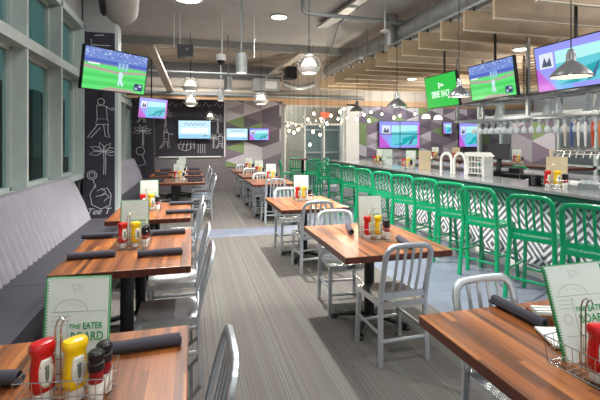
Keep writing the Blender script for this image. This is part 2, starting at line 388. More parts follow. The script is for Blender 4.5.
# geometric murals
def mural(name, label, x0, x1, z0, z1, Y, cell, seed, wood=.0):
    rnd = random.Random(seed); q = MB(); cols = [PURP, PG, PL, PD, PGR]
    w, h = cell
    nx = int((x1-x0)/w)+2; nz = int((z1-z0)/h)+2
    def clip(P):
        for ax, lim, sg in ((0, 0, 1), (0, x1-x0, -1), (1, 0, 1), (1, z1-z0, -1)):
            out = []
            for i in range(len(P)):
                a, b = P[i-1], P[i]; da, db = sg*(a[ax]-lim), sg*(b[ax]-lim)
                if (da < 0) != (db < 0):
                    t = da/(da-db); out.append((a[0]+(b[0]-a[0])*t, a[1]+(b[1]-a[1])*t))
                if db >= 0: out.append(b)
            P = out
            if len(P) < 3: return []
        return P
    for i in range(-1, nx+1):
        for j in range(-1, nz+1):
            cx = i*w; cz = j*h + (h/2 if i % 2 else 0)
            for tri in ([(cx-w, cz), (cx, cz-h/2), (cx, cz+h/2)], [(cx, cz-h/2), (cx+w, cz), (cx, cz+h/2)]):
                P = clip(tri)
                if P:
                    r = rnd.random(); q.mi = 4 if r < .13 else (0 if r < .4 else 1 if r < .6 else 2 if r < .82 else 3)
                    q.poly([(x, -.012, z) for x, z in P])
    q.mi = 1; q.box(0, -.01, 0, x1-x0, 0, z1-z0)
    o = q.build(name, cols); o.location = (x0, Y, z0)
    return tag(o, label, 'mural')
xa, _ = wallpt(224.5, 100, YF)
mural('wall_mural', 'plum, grey and green geometric wall mural right of the blackboard', xa+.03, 2.93, .75, 2.95, YF-.062, (.6, .42), 3)
# corridor glass partition and far room
g = struct(MB().poly([(3.05, YF, 0), (5.2, YF, 0), (5.2, YF, 2.84), (3.05, YF, 2.84)]).build('window_3', CLEAR))
f = MB()
for x in (3.05, 3.75, 4.45, 5.17): f.box(x, YF-.04, 0, x+.05, YF+.06, 2.84)
for z in (0, 2.15, 2.78): f.box(3.05, YF-.04, z, 5.2, YF+.06, z+.06)
f.build('window_frame', WHITE, g)
def wall_x(px, Y): return wallpt(px, 100, Y)[0]
struct(MB().box(wall_x(345, YF), YF-.1, 0, wall_x(358, YF), YF+.5, 2.9).build('wall_white_pier', WHITE))
xm = wall_x(357, YM)
struct(MB().box(xm-.6, YM, 0, XR, YM+.15, H).build('wall_far', GREYW))
mural('wall_mural', 'plum, grey and green geometric wall mural behind the wall of four screens', xm-.2, XR-.1, .9, 3.1, YM-.03, (.62, .46), 11)
d = thing('entrance_doors', 'white framed double glass doors at the far end of the corridor', 'door', (6.2, 19.5, 0))
d['kind'] = 'structure'
f = MB()
for x in (-.95, -.02, .89): f.box(x, 0, 0, x+.08, .08, 2.4)
for z in (0, 1.0, 2.1, 2.34): f.box(-.95, 0, z, .97, .08, z+.08)
f.build('door_frame', WHITE, d)
MB().poly([(-.9, .04, .05), (.9, .04, .05), (.9, .04, 2.36), (-.9, .04, 2.36)]).build('pane', mat('dim_door_glass', (150,172,170), .15), d)
struct(MB().box(3.0, 19.6, 0, XR, 19.75, H).build('wall_corridor_doors', CREAM))
struct(MB().box(-30, -30, -.3, -2.2, 50, -.12).build('ground_outside', GROUND))

t = thing('building_outside', 'dark building seen through the left windows', 'building', (-16, 0, -.12))
MB().box(-6, 4, 0, 0, 60, 7).build('wall', mat('teal_grey_facade', (60,84,84), .9), t)
for i in range(9): MB().box(0, 6+6*i, 0, .3, 8.2+6*i, 7).build('pier', mat('pale_teal_pier', (110,140,136), .9), t)
# ================================================================ CEILING THINGS
struct(MB().box(-1.8, 10.95, 4.02, 11, 11.15, 4.2).build('ceiling_beam', DUCT))
q = MB()
for i in range(10): q.box(-1.8, 11.35+.25*i, 4.1, 5.0, 11.43+.25*i, 4.2)
struct(q.build('ceiling_deck_ribs', CREAM))
board_ys = []
zs_ = [4.6, 5.26, 5.84, 6.38, 7.0, 7.56, 8.12, 8.65, 9.13, 9.75, 10.4, 11.1, 11.75, 12.4]
names = ['nearest', 'second', 'third', 'fourth', 'fifth', 'sixth', 'seventh', 'eighth', 'ninth', 'tenth', 'eleventh', 'twelfth', 'thirteenth', 'farthest']
for zc, nm in zip(zs_, names):
    Y = (zc - 3.72*.252)/.967; board_ys.append(Y)
    t = thing('ceiling_baffle', 'pale wooden ceiling baffle over the bar, %s%s from the camera' % (nm, '' if nm != 'nearest' else ' one'), 'ceiling baffle', (3.72, Y, 3.16), 0, 'wooden ceiling baffles over the bar')
    MB().box(0, 0, .012, 6.8, .045, .285).build('board', W_BOARD, t, bevel=.002); MB().box(0, 0, 0, 6.8, .045, .0118).build('bottom_edge', EDGE_PALE, t)  # bottom strip is paler than the board above it
    for x in (.15, 2.2, 4.4):
        MB().box(x, .01, .285, x+.03, .035, .34).build('hanger', BLACK, t)
for x, nm in ((3.87, 'left'), (5.92, 'middle'), (8.12, 'right')):
    q = MB(); q.box(x-.02, 3.5, 3.5, x+.05, 11.3, 3.54)
    for y in (3.6, 6.2, 8.8, 11.2): q.cyl((x+.015, y, 3.54), (x+.015, y, H), .006, 6)
    tag(q.build('baffle_rail', PIPE), '%s steel rail the wooden baffles hang from' % nm, 'rail')
# round ducts
def duct(name, label, path, r):
    q = MB(); q.sweep(path, r, n=20)
    o = q.build('shell', DUCT, None, smooth=True)
    t = thing(name, label, 'duct'); o.parent = t
    p0, p1 = Vector(path[0]), Vector(path[-1]); n = int((p1-p0).length/.5)
    for i in range(n+1):
        c = p0.lerp(p1, i/max(n, 1)); dr = (p1-p0).normalized()*.02
        MB().sweep([c-dr, c+dr], r*1.05, n=20).build('seam', DUCT, t, smooth=True)
    return t
duct('round_duct', 'round galvanised duct running above the ends of the wooden baffles', [(4.22, 1, 3.82), (4.22, 12.5, 3.82)], .2)
duct('riser_duct', 'vertical galvanised duct dropping to the baffles beside the round duct', [(3.95, 7.8, 3.45), (3.95, 7.8, H)], .12)
# open ended duct at top left
t = thing('open_duct', 'white round duct with dark open end above the hanging screen, top left', 'duct', (-.96, 6.3, 3.45), R(8))
q = MB(); prof = [(0, 0), (.25, 0), (.25, 1.6), (0, 1.6)]
q.sweep([(0, -2.2, 0), (0, 0, 0)], .22, n=24); q.build('shell', mat('white_duct', (196,194,188), .5, .1), t, smooth=True)
MB().box(-.24, -1.6, -.15, -.2, -.15, .12).build('grille', PLAST, t)
for i in range(8): MB().box(-.26, -1.55+.19*i, -.14, -.235, -1.53+.19*i, .11).build('grille_slat', LAMP_GREY, t)
# beam strips and conduits
def rod(name, label, cat, pts, r, m=PIPE, group=None): return tag(MB().sweep(pts, r, n=10).build(name, m, None, smooth=True), label, cat, group)
def at(px, py, z):
    zc = FPX*(EYE-z)/(py-HOR); X = (px-300)/FPX*zc
    return (X*math.cos(YAW)+zc*math.sin(YAW), zc*math.cos(YAW)-X*math.sin(YAW), z)
a = at(303, 13, 3.95); b = at(450, 27, 3.95)
rod('conduit', 'grey pipe crossing under the ceiling from beside the globe lamp to the duct', 'pipe', [(a[0], a[1], H), (a[0], a[1], 4.0), (a[0]+.06, a[1], 3.95), b], .035)
a = at(322, 27, 4.1); b = at(366, -3, 4.1)
t = thing('strut_beam', 'slanted pale steel channel under the grey ceiling right of the globe lamp', 'beam', (0, 0, 0))
q = MB(); q.sweep([a, b], .12, .03, n=4, up=(0,0,1), sq=True); q.build('flange', DUCT, t)
q = MB(); q.sweep([(a[0], a[1], 4.15), (b[0], b[1], 4.15)], .04, .06, n=4, sq=True); q.build('web', DUCT, t)
a = at(336, 27, 4.05); b = at(330, 52, 4.05)
rod('conduit', 'thin bent pipe running back from the slanted channel to the cross beam', 'pipe', [at(368, 0, 4.08), at(340, 22, 4.08), b], .02)
for i, (px, lab) in enumerate(((174, 'left one of the twin rods holding the black projector'), (180, 'right one of the twin rods holding the black projector'), (222, 'ceiling rod above the white dome camera'), (254, 'thin ceiling rod between the cylinder lamp and the globe lamp'))):
    x, y = wallpt(px, 100, 8.8 if i < 2 else 8.4)[0], 8.8 if i < 2 else 8.4
    zb = 3.5 if i < 2 else (3.3 if i == 2 else 3.3)
    rod('hanging_rod', lab, 'rod', [(x, y, zb), (x, y, H)], .012, WHITE)
x = wallpt(184, 100, 8.8)[0]
t = thing('projector', 'small black projector hung on twin rods under the ceiling', 'projector', (x+.04, 8.8, 3.44))
MB().box(-.17, -.14, -.13, .14, .16, .1).build('housing', BLACK, t, bevel=.01)
MB().cyl((.02, -.14, 0), (.02, -.17, 0), .04).build('lens', PLAST, t)
x = wallpt(221, 100, 8.4)[0]
t = thing('dome_camera', 'white dome security camera on a ceiling rod', 'camera', (x, 8.4, 3.2))
MB().lathe([(0, .12), (.09, .12), (.1, .02), (.095, 0), (0, 0)]).build('housing', WHITE, t, smooth=True)
MB().lathe([(.075, 0), (.07, -.04), (.04, -.08), (.001, -.09)]).build('dome', PLAST, t, smooth=True)
# bulkhead pipes, boxes, sloping joists
for i, (px0, py0, px1, py1, z, lab) in enumerate(((150, 45, 171, 92, 3.9, 'slanted white steel joist left of the black projector'), (303, 52, 268, 78, 3.9, 'slanted white steel joist left of the globe lamp'))):
    Y0, Y1 = 10.9, 13.1
    A = wallpt(px0, py0, Y0); B = wallpt(px1, py1, Y1)
    q = MB(); q.sweep([(A[0], Y0, A[1]), (B[0], Y1, B[1])], .11, .05, n=4, sq=True); tag(q.build('joist', CREAM), lab, 'joist')
for z, r, Y, lab, m in ((3.02, .05, 13.0, 'long grey pipe low in front of the cream bulkhead', PIPE), (3.62, .03, 12.6, 'thin sprinkler pipe high across the ceiling bay', PIPE), (3.14, .09, 13.2, 'thick cream insulated pipe across the bulkhead', CREAM)):
    rod('cross_pipe', lab, 'pipe', [(-1.7, Y, z), (5.6 if z < 3.5 else 3.2, Y, z)], r, m)
x = wallpt(285, 70, 12)[0]
tag(MB().box(x+.02, 11.9, 3.45, x+.34, 12.3, 3.8).build('speaker_box', PLAST, bevel=.01), 'black box speaker tucked under the deck left of the globe lamp', 'speaker')
x = wallpt(268, 80, 12.6)[0]
t = thing('air_handler', 'grey air handling box with square grille under the ceiling deck', 'air handler', (x, 12.5, 3.3))
MB().box(-.45, 0, -.17, .35, .4, .2).build('casing', DUCT, t, bevel=.01); MB().box(-.1, -.015, -.1, .25, 0, .12).build('grille', WHITE, t)
q = MB(); q.sweep([(0.6, 12.7, 3.4)] + [(.6+1.0*i/8+x*0, 12.7, 3.4-.12*math.sin(PI*i/8)) for i in range(1, 9)], .1, n=12)
o = q.build('flexible_duct', DUCT, smooth=True); o.location = (x-.1, 0, 0); tag(o, 'sagging flexible duct leaving the air handling box', 'duct')

# ---------------------------------------------------------------- lamps
def spot_light(loc, power, size=.1, angle=120, color=(1, .96, .9), blend=.6):
    d = bpy.data.lights.new('lamp', 'SPOT'); d.energy = power; d.shadow_soft_size = size; d.spot_size = R(angle); d.spot_blend = blend; d.color = color
    o = bpy.data.objects.new('lamp_or_fill_light', d); o.location = loc; COL.objects.link(o); return o
def point_light(loc, power, size=.08, color=(1, .9, .75)):
    d = bpy.data.lights.new('lamp', 'POINT'); d.energy = power; d.shadow_soft_size = size; d.color = color
    o = bpy.data.objects.new('lamp_or_fill_light', d); o.location = loc; COL.objects.link(o); return o
def fill_area_light(loc, power, sx, sy, color=(.98, .98, .97), rot=(0, 0, 0)):  # serves only the unseen fill lights added to the room
    d = bpy.data.lights.new('lamp', 'AREA'); d.shape = 'RECTANGLE'; d.size = sx; d.size_y = sy; d.energy = power; d.color = color
    o = bpy.data.objects.new('lamp_or_fill_light', d); o.location = loc; o.rotation_euler = rot; COL.objects.link(o); return o
def frompx(px, py, z): return at(px, py, z)
def globe(px, pyc, dia_px, D, label):
    zc = FPX*D/dia_px; X = (px-300)/FPX*zc; loc = (X*math.cos(YAW)+zc*math.sin(YAW), zc*math.cos(YAW)-X*math.sin(YAW), EYE+(HOR-pyc)*zc/FPX)
    t = thing('globe_pendant', label, 'pendant lamp', loc, 0, 'caged globe pendant lamps'); r = D/2
    n = 10
    pr = [(r*math.cos(R(a)), r*math.sin(R(a))*.9) for a in range(-14, -52, -6)]
    MB().lathe(pr + [(p[0]-.012, p[1]) for p in pr[::-1]], 24).build('bowl', GLOBE, t, smooth=True)
    q = MB()
    for a in (8, 28, 48, 66): rr = r*math.cos(R(a)); q.sweep([(rr*math.cos(R(b)), rr*math.sin(R(b)), r*.9*math.sin(R(a))) for b in range(0, 360, 18)], .004*D/.4+.001, n=5, closed=True)
    for b in range(0, 360, 45): q.sweep([(r*math.cos(R(a))*math.cos(R(b)), r*math.cos(R(a))*math.sin(R(b)), r*.9*math.sin(R(a))) for a in range(0, 91, 10)], .004, n=5)
    q.build('wire_cage', STEEL, t)
    MB().lathe([(r*.62*math.cos(R(a)), -.12*r+r*.72*math.sin(R(a))) for a in range(0, 91, 10)], 20).build('inner_shade', OPAL, t, smooth=True)
    MB().lathe([(.001, -.62*r), (r*.6, -.62*r), (r*.6, -.56*r), (.001, -.56*r)]).build('diffuser', DISC, t, smooth=True)
    MB().cyl((0, 0, r*.85), (0, 0, H-loc[2]), .006, 6).build('cord', BLACK, t)
    spot_light((loc[0], loc[1], loc[2]-r*.75), 22, .1, 150)
    return t
globe(188, -16, 44, .42, 'nearest caged globe pendant, cut off by the top edge of the photo')
globe(309, 65, 24, .42, 'caged globe pendant hanging alone right of centre')
globe(190.5, 85, 17.5, .42, 'upper one of the two stacked globe pendants above the left tables')
globe(191, 101, 14, .42, 'lower one of the two stacked globe pendants above the left tables')
globe(210, 116, 11, .36, 'small caged globe pendant in front of the blackboard screen')
globe(261, 99, 15, .42, 'caged globe pendant in front of the geometric mural')
def cylinder(X, Y, zb, r, h, label):
    t = thing('cylinder_lamp', label, 'ceiling lamp', (X, Y, zb), 0, 'grey cylinder ceiling lamps')
    MB().lathe([(r*.9, .0), (r, 0), (r, h), (.001, h)], 24).build('housing', DUCT, t, smooth=True)
    MB().lathe([(.001, .02), (r*.9, .02)], 24).build('diffuser', DISC, t)
    MB().cyl((0, 0, h), (0, 0, H-zb), .015, 8).build('stem', PIPE, t)
    spot_light((X, Y, zb-.03), 110, .07, 120)
cylinder(.84, 7.3, 2.79, .1, .34, 'nearest grey cylinder lamp hanging over the aisle')
cylinder(.86, 10.3, 2.84, .1, .34, 'middle grey cylinder lamp hanging over the aisle')
cylinder(.84, 12.6, 2.8, .1, .34, 'farthest grey cylinder lamp, in front of the bulkhead')
def disc(loc, r, label, power, ang=150):
    t = thing('disc_light', label, 'ceiling light', loc, 0, 'round disc ceiling lights')
    MB().lathe([(r, .03), (r*1.05, 0), (r*.92, -.012), (r*.9, .0)], 24).build('rim', WHITE, t, smooth=True)
    MB().lathe([(.001, -.012), (r*.91, -.008)], 24).build('diffuser', DISC, t)
    spot_light((loc[0], loc[1], loc[2]-.04), power, .12, ang)
p = at(279, 17, H-.03); disc((p[0], p[1], H-.03), .17, 'bright round disc light on the grey ceiling near the top', 450, 110)
p = at(521, 49, 3.14); disc((p[0], p[1], 3.14), .13, 'round disc light in the baffles between the two bar screens', 60)
p = at(412, 79, 3.14); disc((p[0], p[1], 3.14), .12, 'round disc light in the baffles left of the green screen', 60)
p = at(458, 94, 3.0) if False else None
t = tag(MB().lathe([(.001, 0), (.09, 0), (.09, .03), (.02, .05), (.02, .5)], 16).build('smoke_detector', WHITE, smooth=True), 'small white smoke detector under the ceiling left of the baffles', 'smoke detector')
t.location = (at(385, 32, 3.7)[0], at(385, 32, 3.7)[1], 3.7)
def warehouse(px, pyb, wpx, label, D=.36, m=None, bulbp=12):
    zc = FPX*D/wpx; X = (px-300)/FPX*zc; z = EYE+(HOR-pyb)*zc/FPX
    loc = (X*math.cos(YAW)+zc*math.sin(YAW), zc*math.cos(YAW)-X*math.sin(YAW), z)
    t = thing('warehouse_pendant', label, 'pendant lamp', loc, 0, 'warehouse shade pendant lamps'); r = D/2
    pr = [(r, 0), (r*1.02, .01), (r*.95, .035), (r*.6, .1), (r*.32, .14), (r*.24, .16), (r*.22, .22), (r*.16, .26), (r*.1, .27), (.001, .275)]
    MB().lathe(pr + [(r*.2, .15), (r*.3, .13), (r*.58, .09), (r*.93, .028), (r, 0)], 28).build('shade', m or LAMP_GREY, t, smooth=True)
    MB().lathe([(.001, .02), (.035, .03), (.045, .06), (.03, .1), (.018, .14)], 14).build('bulb', BULB, t, smooth=True)
    MB().cyl((0, 0, .27), (0, 0, 3.9-z), .006, 6).build('cord', BLACK, t)
    point_light((loc[0], loc[1], z+.0), bulbp, .05)
warehouse(571, 77, 37, 'grey warehouse pendant lamp in front of the large golf screen')
warehouse(459, 97, 21, 'silver warehouse pendant lamp right of the green screen', D=.3, m=STEEL)
warehouse(397, 107, 20, 'silver warehouse pendant lamp left of the green screen', m=STEEL)
warehouse(357, 112, 15, 'small grey warehouse pendant lamp over the far end of the bar')
# bare bulbs
pos = [(308,120), (314,114), (321,119), (327,124), (331,116), (338,119), (340,112), (344,109), (347,118), (357,119), (364,115), (369,121), (371,112.5), (382,114.5), (394,118), (400,116), (415,114.5), (313,132), (320,135), (289,131), (294,133), (298,130), (310,145), (285,144)]
pos = pos[:23]
for i, (px, py) in enumerate(pos):
    Y = 10.2 + (i*37 % 11)*.23; X, z = wallpt(px, py, Y)
    t = thing('bare_bulb_pendant', 'glowing bare bulb hanging in the cluster beyond the far end of the bar', 'hanging bulb', (X, Y, z), 0, 'cluster of bare bulbs')
    MB().lathe([(.001, -.032), (.02, -.024), (.03, 0), (.022, .025), (.012, .05)], 10).build('bulb', BULB, t, smooth=True)
    MB().cyl((0, 0, .05), (0, 0, .1), .016, 8).cyl((0, 0, .1), (0, 0, H-z), .004, 5).build('cord', BLACK, t)
point_light((4.2, 10.8, 2.3), 60, .05); point_light((3.6, 12, 2.2), 40, .05)
for px, py in ((426, 117), (438, 118)):
    X, z = wallpt(px, py, 12.5)
    t = thing('glass_pendant', 'small lit glass shade pendant %s of the pair beyond the screen wall' % ('left' if px < 430 else 'right'), 'pendant lamp', (X, 12.5, z))
    MB().lathe([(.14, -.05), (.13, .04), (.07, .09), (.01, .1)], 16).build('shade', OPAL, t, smooth=True)
    MB().cyl((0, 0, .1), (0, 0, H-z), .005, 5).build('cord', BLACK, t)

# ================================================================ SCREENS
E = emis
def clip_poly(P, u0, v0, u1, v1):
    for ax, lim, sg in ((0, u0, 1), (0, u1, -1), (1, v0, 1), (1, v1, -1)):
        out = []
        for i in range(len(P)):
            a, b = P[i-1], P[i]; da, db = sg*(a[ax]-lim), sg*(b[ax]-lim)
            if (da < 0) != (db < 0): k = da/(da-db); out.append((a[0]+(b[0]-a[0])*k, a[1]+(b[1]-a[1])*k))
            if db >= 0: out.append(b)
        P = out
        if len(P) < 3: return []
    return [((x-u0)/(u1-u0), (y-v0)/(v1-v0)) for x, y in P]
def screen_mesh(kind, w, h, sub=(0, 0, 1, 1)):
    q = MB(); rnd = random.Random(5); mats = []; names = {}
    def c(name, rgb, s=1.0):
        k = 'screen_' + name
        if k not in names: names[k] = len(mats); mats.append(E(k, rgb, s))
        q.mi = names[k]
    lay = [0]
    def r(x0, y0, x1, y1): # 0..1, y up
        pg([(x0, y0), (x1, y0), (x1, y1), (x0, y1)])
    def pg(P):
        lay[0] += 1; d = -.0004*lay[0]/4; P = clip_poly(P, *sub)
        if P: q.poly([((x-.5)*w, d, (y-.5)*h) for x, y in P])
    if kind == 'baseball':
        c('grass', (92,222,116)); r(0, 0, 1, 1)
        c('grass_dark', (72,206,96)); r(0, .3, 1, .4); r(0, .1, 1, .2)
        c('dirt', (176,160,150)); pg([(0, .5), (.5, .43), (1, .52), (1, .58), (.5, .5), (0, .58)]); pg([(.25, 0), (.4, .09), (.75, .07), (.9, 0)])
        c('wall', (70,96,190)); r(0, .66, 1, .74); c('wall2', (120,130,170)); r(0, .62, 1, .66)
        c('crowd', (110,136,206)); r(0, .74, 1, 1)
        for i in range(90):
            c('crowd%d' % (i % 4), [(190,210,240), (60,80,160), (140,120,190), (210,220,235)][i % 4])
            x, y = rnd.random()*.97, .75+rnd.random()*.23; r(x, y, x+.02, y+.02)
        c('player', (200,225,235)); pg([(.52, .14), (.55, .14), (.55, .24), (.59, .14), (.62, .15), (.585, .3), (.6, .46), (.56, .52), (.52, .46), (.53, .3)])
        c('player2', (150,190,225))
        for x in (.5, .56, .62): pg([(x, .55), (x+.04, .56), (x+.05, .72), (x+.01, .74)])
        c('score', (50,60,110)); r(.8, .07, .95, .26); c('score2', (190,200,220)); r(.82, .1, .86, .16); r(.88, .17, .93, .23)
        c('bar', (230,240,240)); r(.05, .6, .22, .64)
    elif kind == 'golf':
        c('violet', (150,150,238)); r(0, 0, 1, 1)
        c('pink', (190,90,206)); pg([(0, 0), (.28, 0), (.12, .3), (0, .55)]); c('lav', (140,150,244)); pg([(0, .5), (.12, .6), (.3, 1), (0, 1)])
        c('pink2', (206,110,204)); pg([(.9, 0), (1, 0), (1, 1), (.93, .7)])
        c('blue2', (120,180,250)); pg([(.28, 0), (.5, 0), (.5, .4), (.2, .4)])
        c('cyan', (96,200,214)); r(.3, .1, .94, .84); c('teal', (20,164,172)); pg([(.32, .1), (.56, .1), (.56, .36), (.94, .5), (.94, .36), (.6, .2)])
        c('pale', (176,238,236)); pg([(.3, .56), (.94, .62), (.94, .84), (.3, .84)])
        c('man', (60,100,140)); pg([(.68, .1), (.74, .2), (.8, .35), (.86, .5), (.83, .33), (.79, .16)])
        c('card', (220,226,240)); r(.06, .5, .27, .84); c('ink', (70,80,110)); pg([(.09, .54), (.14, .76), (.17, .62), (.22, .74), (.24, .54)])
    elif kind == 'slide':
        c('sky', (196,232,248)); r(0, 0, 1, 1); c('sky2', (150,206,244)); r(0, 0, 1, .22); c('white', (238,250,246)); r(.08, .3, .92, .6)
        c('script', (90,110,140))
        for i in range(14):
            x = .18+i*.047; y = .76+.05*math.sin(i*2.1); pg([(x, y), (x+.012, y), (x+.035, y+.08), (x+.025, y+.08)]); pg([(x+.03, y+.02), (x+.045, y), (x+.05, y+.01), (x+.034, y+.09)])
        c('tag', (120,150,150)); r(.78, .12, .9, .2)
    elif kind == 'green':
        c('signgreen', (22,190,62)); r(0, 0, 1, 1)
        c('mark', (240,250,240)); pg([(.44, .58), (.47, .57), (.47, .76), (.44, .77)]); pg([(.44, .77), (.62, .68), (.61, .65), (.47, .72)]); pg([(.47, .63), (.61, .65), (.62, .68), (.47, .66)])
    return q, mats
TVS = {}
def tv(kind, w, h, loc, rz, rx, label, group=None, mount='wall', sub=(0, 0, 1, 1)):
    t = thing('television', label, 'television', loc, rz, group); t.rotation_euler = (rx, 0, rz)
    MB().box(-w/2-.015, 0, -h/2-.015, w/2+.015, .05, h/2+.015).build('casing', PLAST, t, bevel=.004)
    q, ms = screen_mesh(kind, w, h, sub); o = q.build('screen', ms, t); o.location = (0, -.002, 0)
    for p in o.data.polygons: pass
    MB().box(-.18, .05, -.14, .18, .09, .14).build('bracket', BLACK, t)
    if mount == 'arm':
        tg = Vector((-1.4, 7.7, 2.62)) - Vector(loc); tg = Matrix.Rotation(-rz, 3, 'Z') @ tg; tg = Matrix.Rotation(-rx, 3, 'X') @ tg
        MB().cyl((0, .08, 0), tg, .03, 8).build('mount_arm', BLACK, t)
    elif mount != 'wall':
        L = (4.15-loc[2])
        MB().cyl((0, .08, 0), (0, .08+math.sin(rx)*L, math.cos(rx)*L), .02, 8).build('mount_pole', BLACK, t)
    return t
TW, TH = .96, .54
def ctr(X0, Y0, X1, Y1, z0, z1): return ((X0+X1)/2, (Y0+Y1)/2, (z0+z1)/2)
tv('baseball', TW, TH, (-1.0, 6.17, 2.555), R(45), R(10), 'wide screen showing baseball, hung left by the windows', mount='arm')
tv('golf', TW, TH, (-1.05, 12.35, 2.52), R(45), R(8), 'small distant screen hung left, showing a pink and cyan picture', mount='pole')
t = tv('green', TW, TH+.04, (4.42, 6.72, 2.52), R(-90), R(8), 'bright green screen with white lettering above the bar', mount='pole')
text('DRIVE', .17, 'lettering', E('sign_white', (240,250,240), 1.2), t, (-.155, -.012, -.06), bold=.003, sx=.55); text('SHACK', .17, 'lettering', E('sign_white', (240,250,240), 1.2), t, (.15, -.012, -.06), sx=.5)
tv('baseball', TW, TH, (4.42, 5.4, 2.53), R(-90), R(8), 'wide screen showing baseball, hung above the bar', mount='pole')
tv('golf', TW+.06, TH+.03, (4.42, 4.02, 2.53), R(-90), R(8), 'largest screen, pink and cyan golf picture, above the bar at right', mount='pole')
def wtv(kind, px0, py0, px1, py1, Y, label, off=.06, sub=(0, 0, 1, 1)):
    a = wallpt(px0, py0, Y-off); b = wallpt(px1, py1, Y-off)
    return tv(kind, b[0]-a[0]-.03, a[1]-b[1]-.03, ((a[0]+b[0])/2, Y-off, (a[1]+b[1])/2), 0, 0, label, sub=sub)
wtv('slide', 178, 120, 211, 139, YF-.1, 'wall screen with pale blue slide on the blackboard')
wtv('slide', 226, 128, 248, 140.5, YF-.14, 'left one of two small pale screens on the geometric mural')
wtv('golf', 249, 128, 269.5, 140.5, YF-.14, 'right one of two small screens on the mural, with cyan blob')
for px0, py0, px1, py1, nm in ((379, 121, 400, 134, 'upper left'), (400, 121, 420, 134, 'upper right'), (379, 134, 400, 148, 'lower left'), (400, 134, 420, 148, 'lower right')):
    wtv('golf', px0, py0, px1, py1, YM-.1, '%s panel of the four screen video wall behind the bar' % nm, sub=(0 if 'left' in nm else .5, 0 if 'lower' in nm else .5, .5 if 'left' in nm else 1, .5 if 'lower' in nm else 1))
wtv('golf', 443, 122, 452, 134, YM-.1, 'narrow cyan screen between the video wall and the steel rack, upper left')
wtv('golf', 459, 122, 482, 147, YM-.1, 'bluish screen behind the steel rack, left of the glasses')

# ================================================================ SEATING: booths
def booth(Y0, Y1, which):
    t = thing('booth_bench', 'long %s booth bench with pale channelled back and charcoal seat along the windows' % which, 'bench', (0, Y0, 0))
    L = Y1-Y0; q = MB(); ch = .125; ny = int(L/ch)*6; prof = [(-1.42, .40), (-1.47, .55), (-1.53, .72), (-1.59, .9), (-1.63, 1.03), (-1.66, 1.085), (-1.71, 1.1)]
    grid = []
    for i in range(ny+1):
        y = L*i/ny; u = (i % 6)/6; b = .032*math.sin(PI*u)**.6
        e = min(1, (L-y)/.18); e = math.sin(e*PI/2) if e < 1 else 1
        grid.append([q.bm.verts.new((x+b*(1, 1, 1, .9, .6, .3, .1)[k], y, z if k < 3 else .75+(z-.75)*(.6+.4*e))) for k, (x, z) in enumerate(prof)])
    for A, B in zip(grid, grid[1:]):
        for k in range(len(prof)-1): q._m([q.bm.faces.new((A[k], B[k], B[k+1], A[k+1]))])
    q.build('backrest', MAUVE, t, smooth=True)
    MB().prism([(-1.75, 0), (-1.5, 0), (-1.52, .5), (-1.7, 1.07), (-1.75, 1.07)], .01, L-.12).build('back_shell', CHAR, t)
    n = int(round(L/1.6)); 
    for i in range(n):
        MB().box(-1.5, L*i/n+.003, .33, -.98, L*(i+1)/n-.003, .47).build('seat_cushion', CHAR, t, bevel=.02, smooth=True)
    MB().box(-1.5, 0, 0, -1.03, L, .33).build('base', PLAST, t)
booth(-2.2, 6.62, 'near'); booth(8.15, 13.2, 'far')

# ================================================================ TABLES
def table_proto(w, d, two, name='dining_table'):
    t = thing(name, 'x', 'table', (0,0,0), 0, 'butcher block dining tables'); 
    q = MB(); q.box(-w/2, -d/2, .71, w/2, d/2, .76)
    q.bm.faces.ensure_lookup_table()
    for f in q.bm.faces:
        if abs(f.normal.z) < .5: f.material_index = 1
    bmesh.ops.recalc_face_normals(q.bm, faces=q.bm.faces)
    for f in q.bm.faces: f.material_index = 0 if abs(f.normal.z) > .5 else 1
    q.build('tabletop', [W_TOP, W_EDGE], t, bevel=.004)
    for yy in ((-.4*d/1.25, .4*d/1.25) if two else (0,)):
        p = MB().cyl((0, yy, .05), (0, yy, .7), .045, 16).lathe([(.001, .7), (.1, .7), (.12, .71)], 16, (0, yy)).build('pedestal', BLACK, t, smooth=True)
        q = MB()
        for a in ((45, 135, 225, 315) if not two else (0, 180)):
            ca, sa = math.cos(R(a+8)), math.sin(R(a+8))
            q.sweep([(ca*.02, yy+sa*.02, .085), (ca*.12, yy+sa*.12, .07), (ca*.33, yy+sa*.33, .035)], .032, .02, n=8)
            q.lathe([(.001, 0), (.03, 0), (.032, .015), (.02, .03), (.001, .03)], 12, (ca*.32, yy+sa*.32))
        q.build('base', BLACK, t, smooth=True)
    return t
TL = table_proto(.87, 1.25, True); TL2 = table_proto(1.25, .95, True); TR = table_proto(.88, 1.15, False)
G1 = 'butcher block dining tables'
left_t = [(-.45, 1.34, 'nearest table of the left row, beside the booth'), (-.44, 3.52, 'second table of the left row, beside the booth'), (-.45, 5.33, 'third table of the left row, beside the booth end')]
for x, y, s in left_t: place(TL, (x, y, 0), 0, 'butcher block table, ' + s, G1)
left_f = [(-.36, 9.1, 'first of the far left tables beyond the pillar'), (-.36, 10.85, 'middle of the far left tables beyond the pillar'), (-.36, 12.45, 'last of the far left tables, near the blackboard')]
for x, y, s in left_f: place(TL2, (x, y, 0), 0, 'butcher block table, ' + s, G1)
right_t = [(1.5, 1.22, 'nearest table at bottom right of the photo'), (1.51, 3.38, 'middle table of the right row'), (1.49, 5.5, 'third table of the right row, before the tile strip'),
           (1.58, 8.55, 'first far right table beyond the tile strip'), (1.58, 10.2, 'second far right table beyond the tile strip'), (1.55, 11.9, 'farthest right table, near the mural')]
for x, y, s in right_t: place(TR, (x, y, 0), 0, 'butcher block table, ' + s, G1)

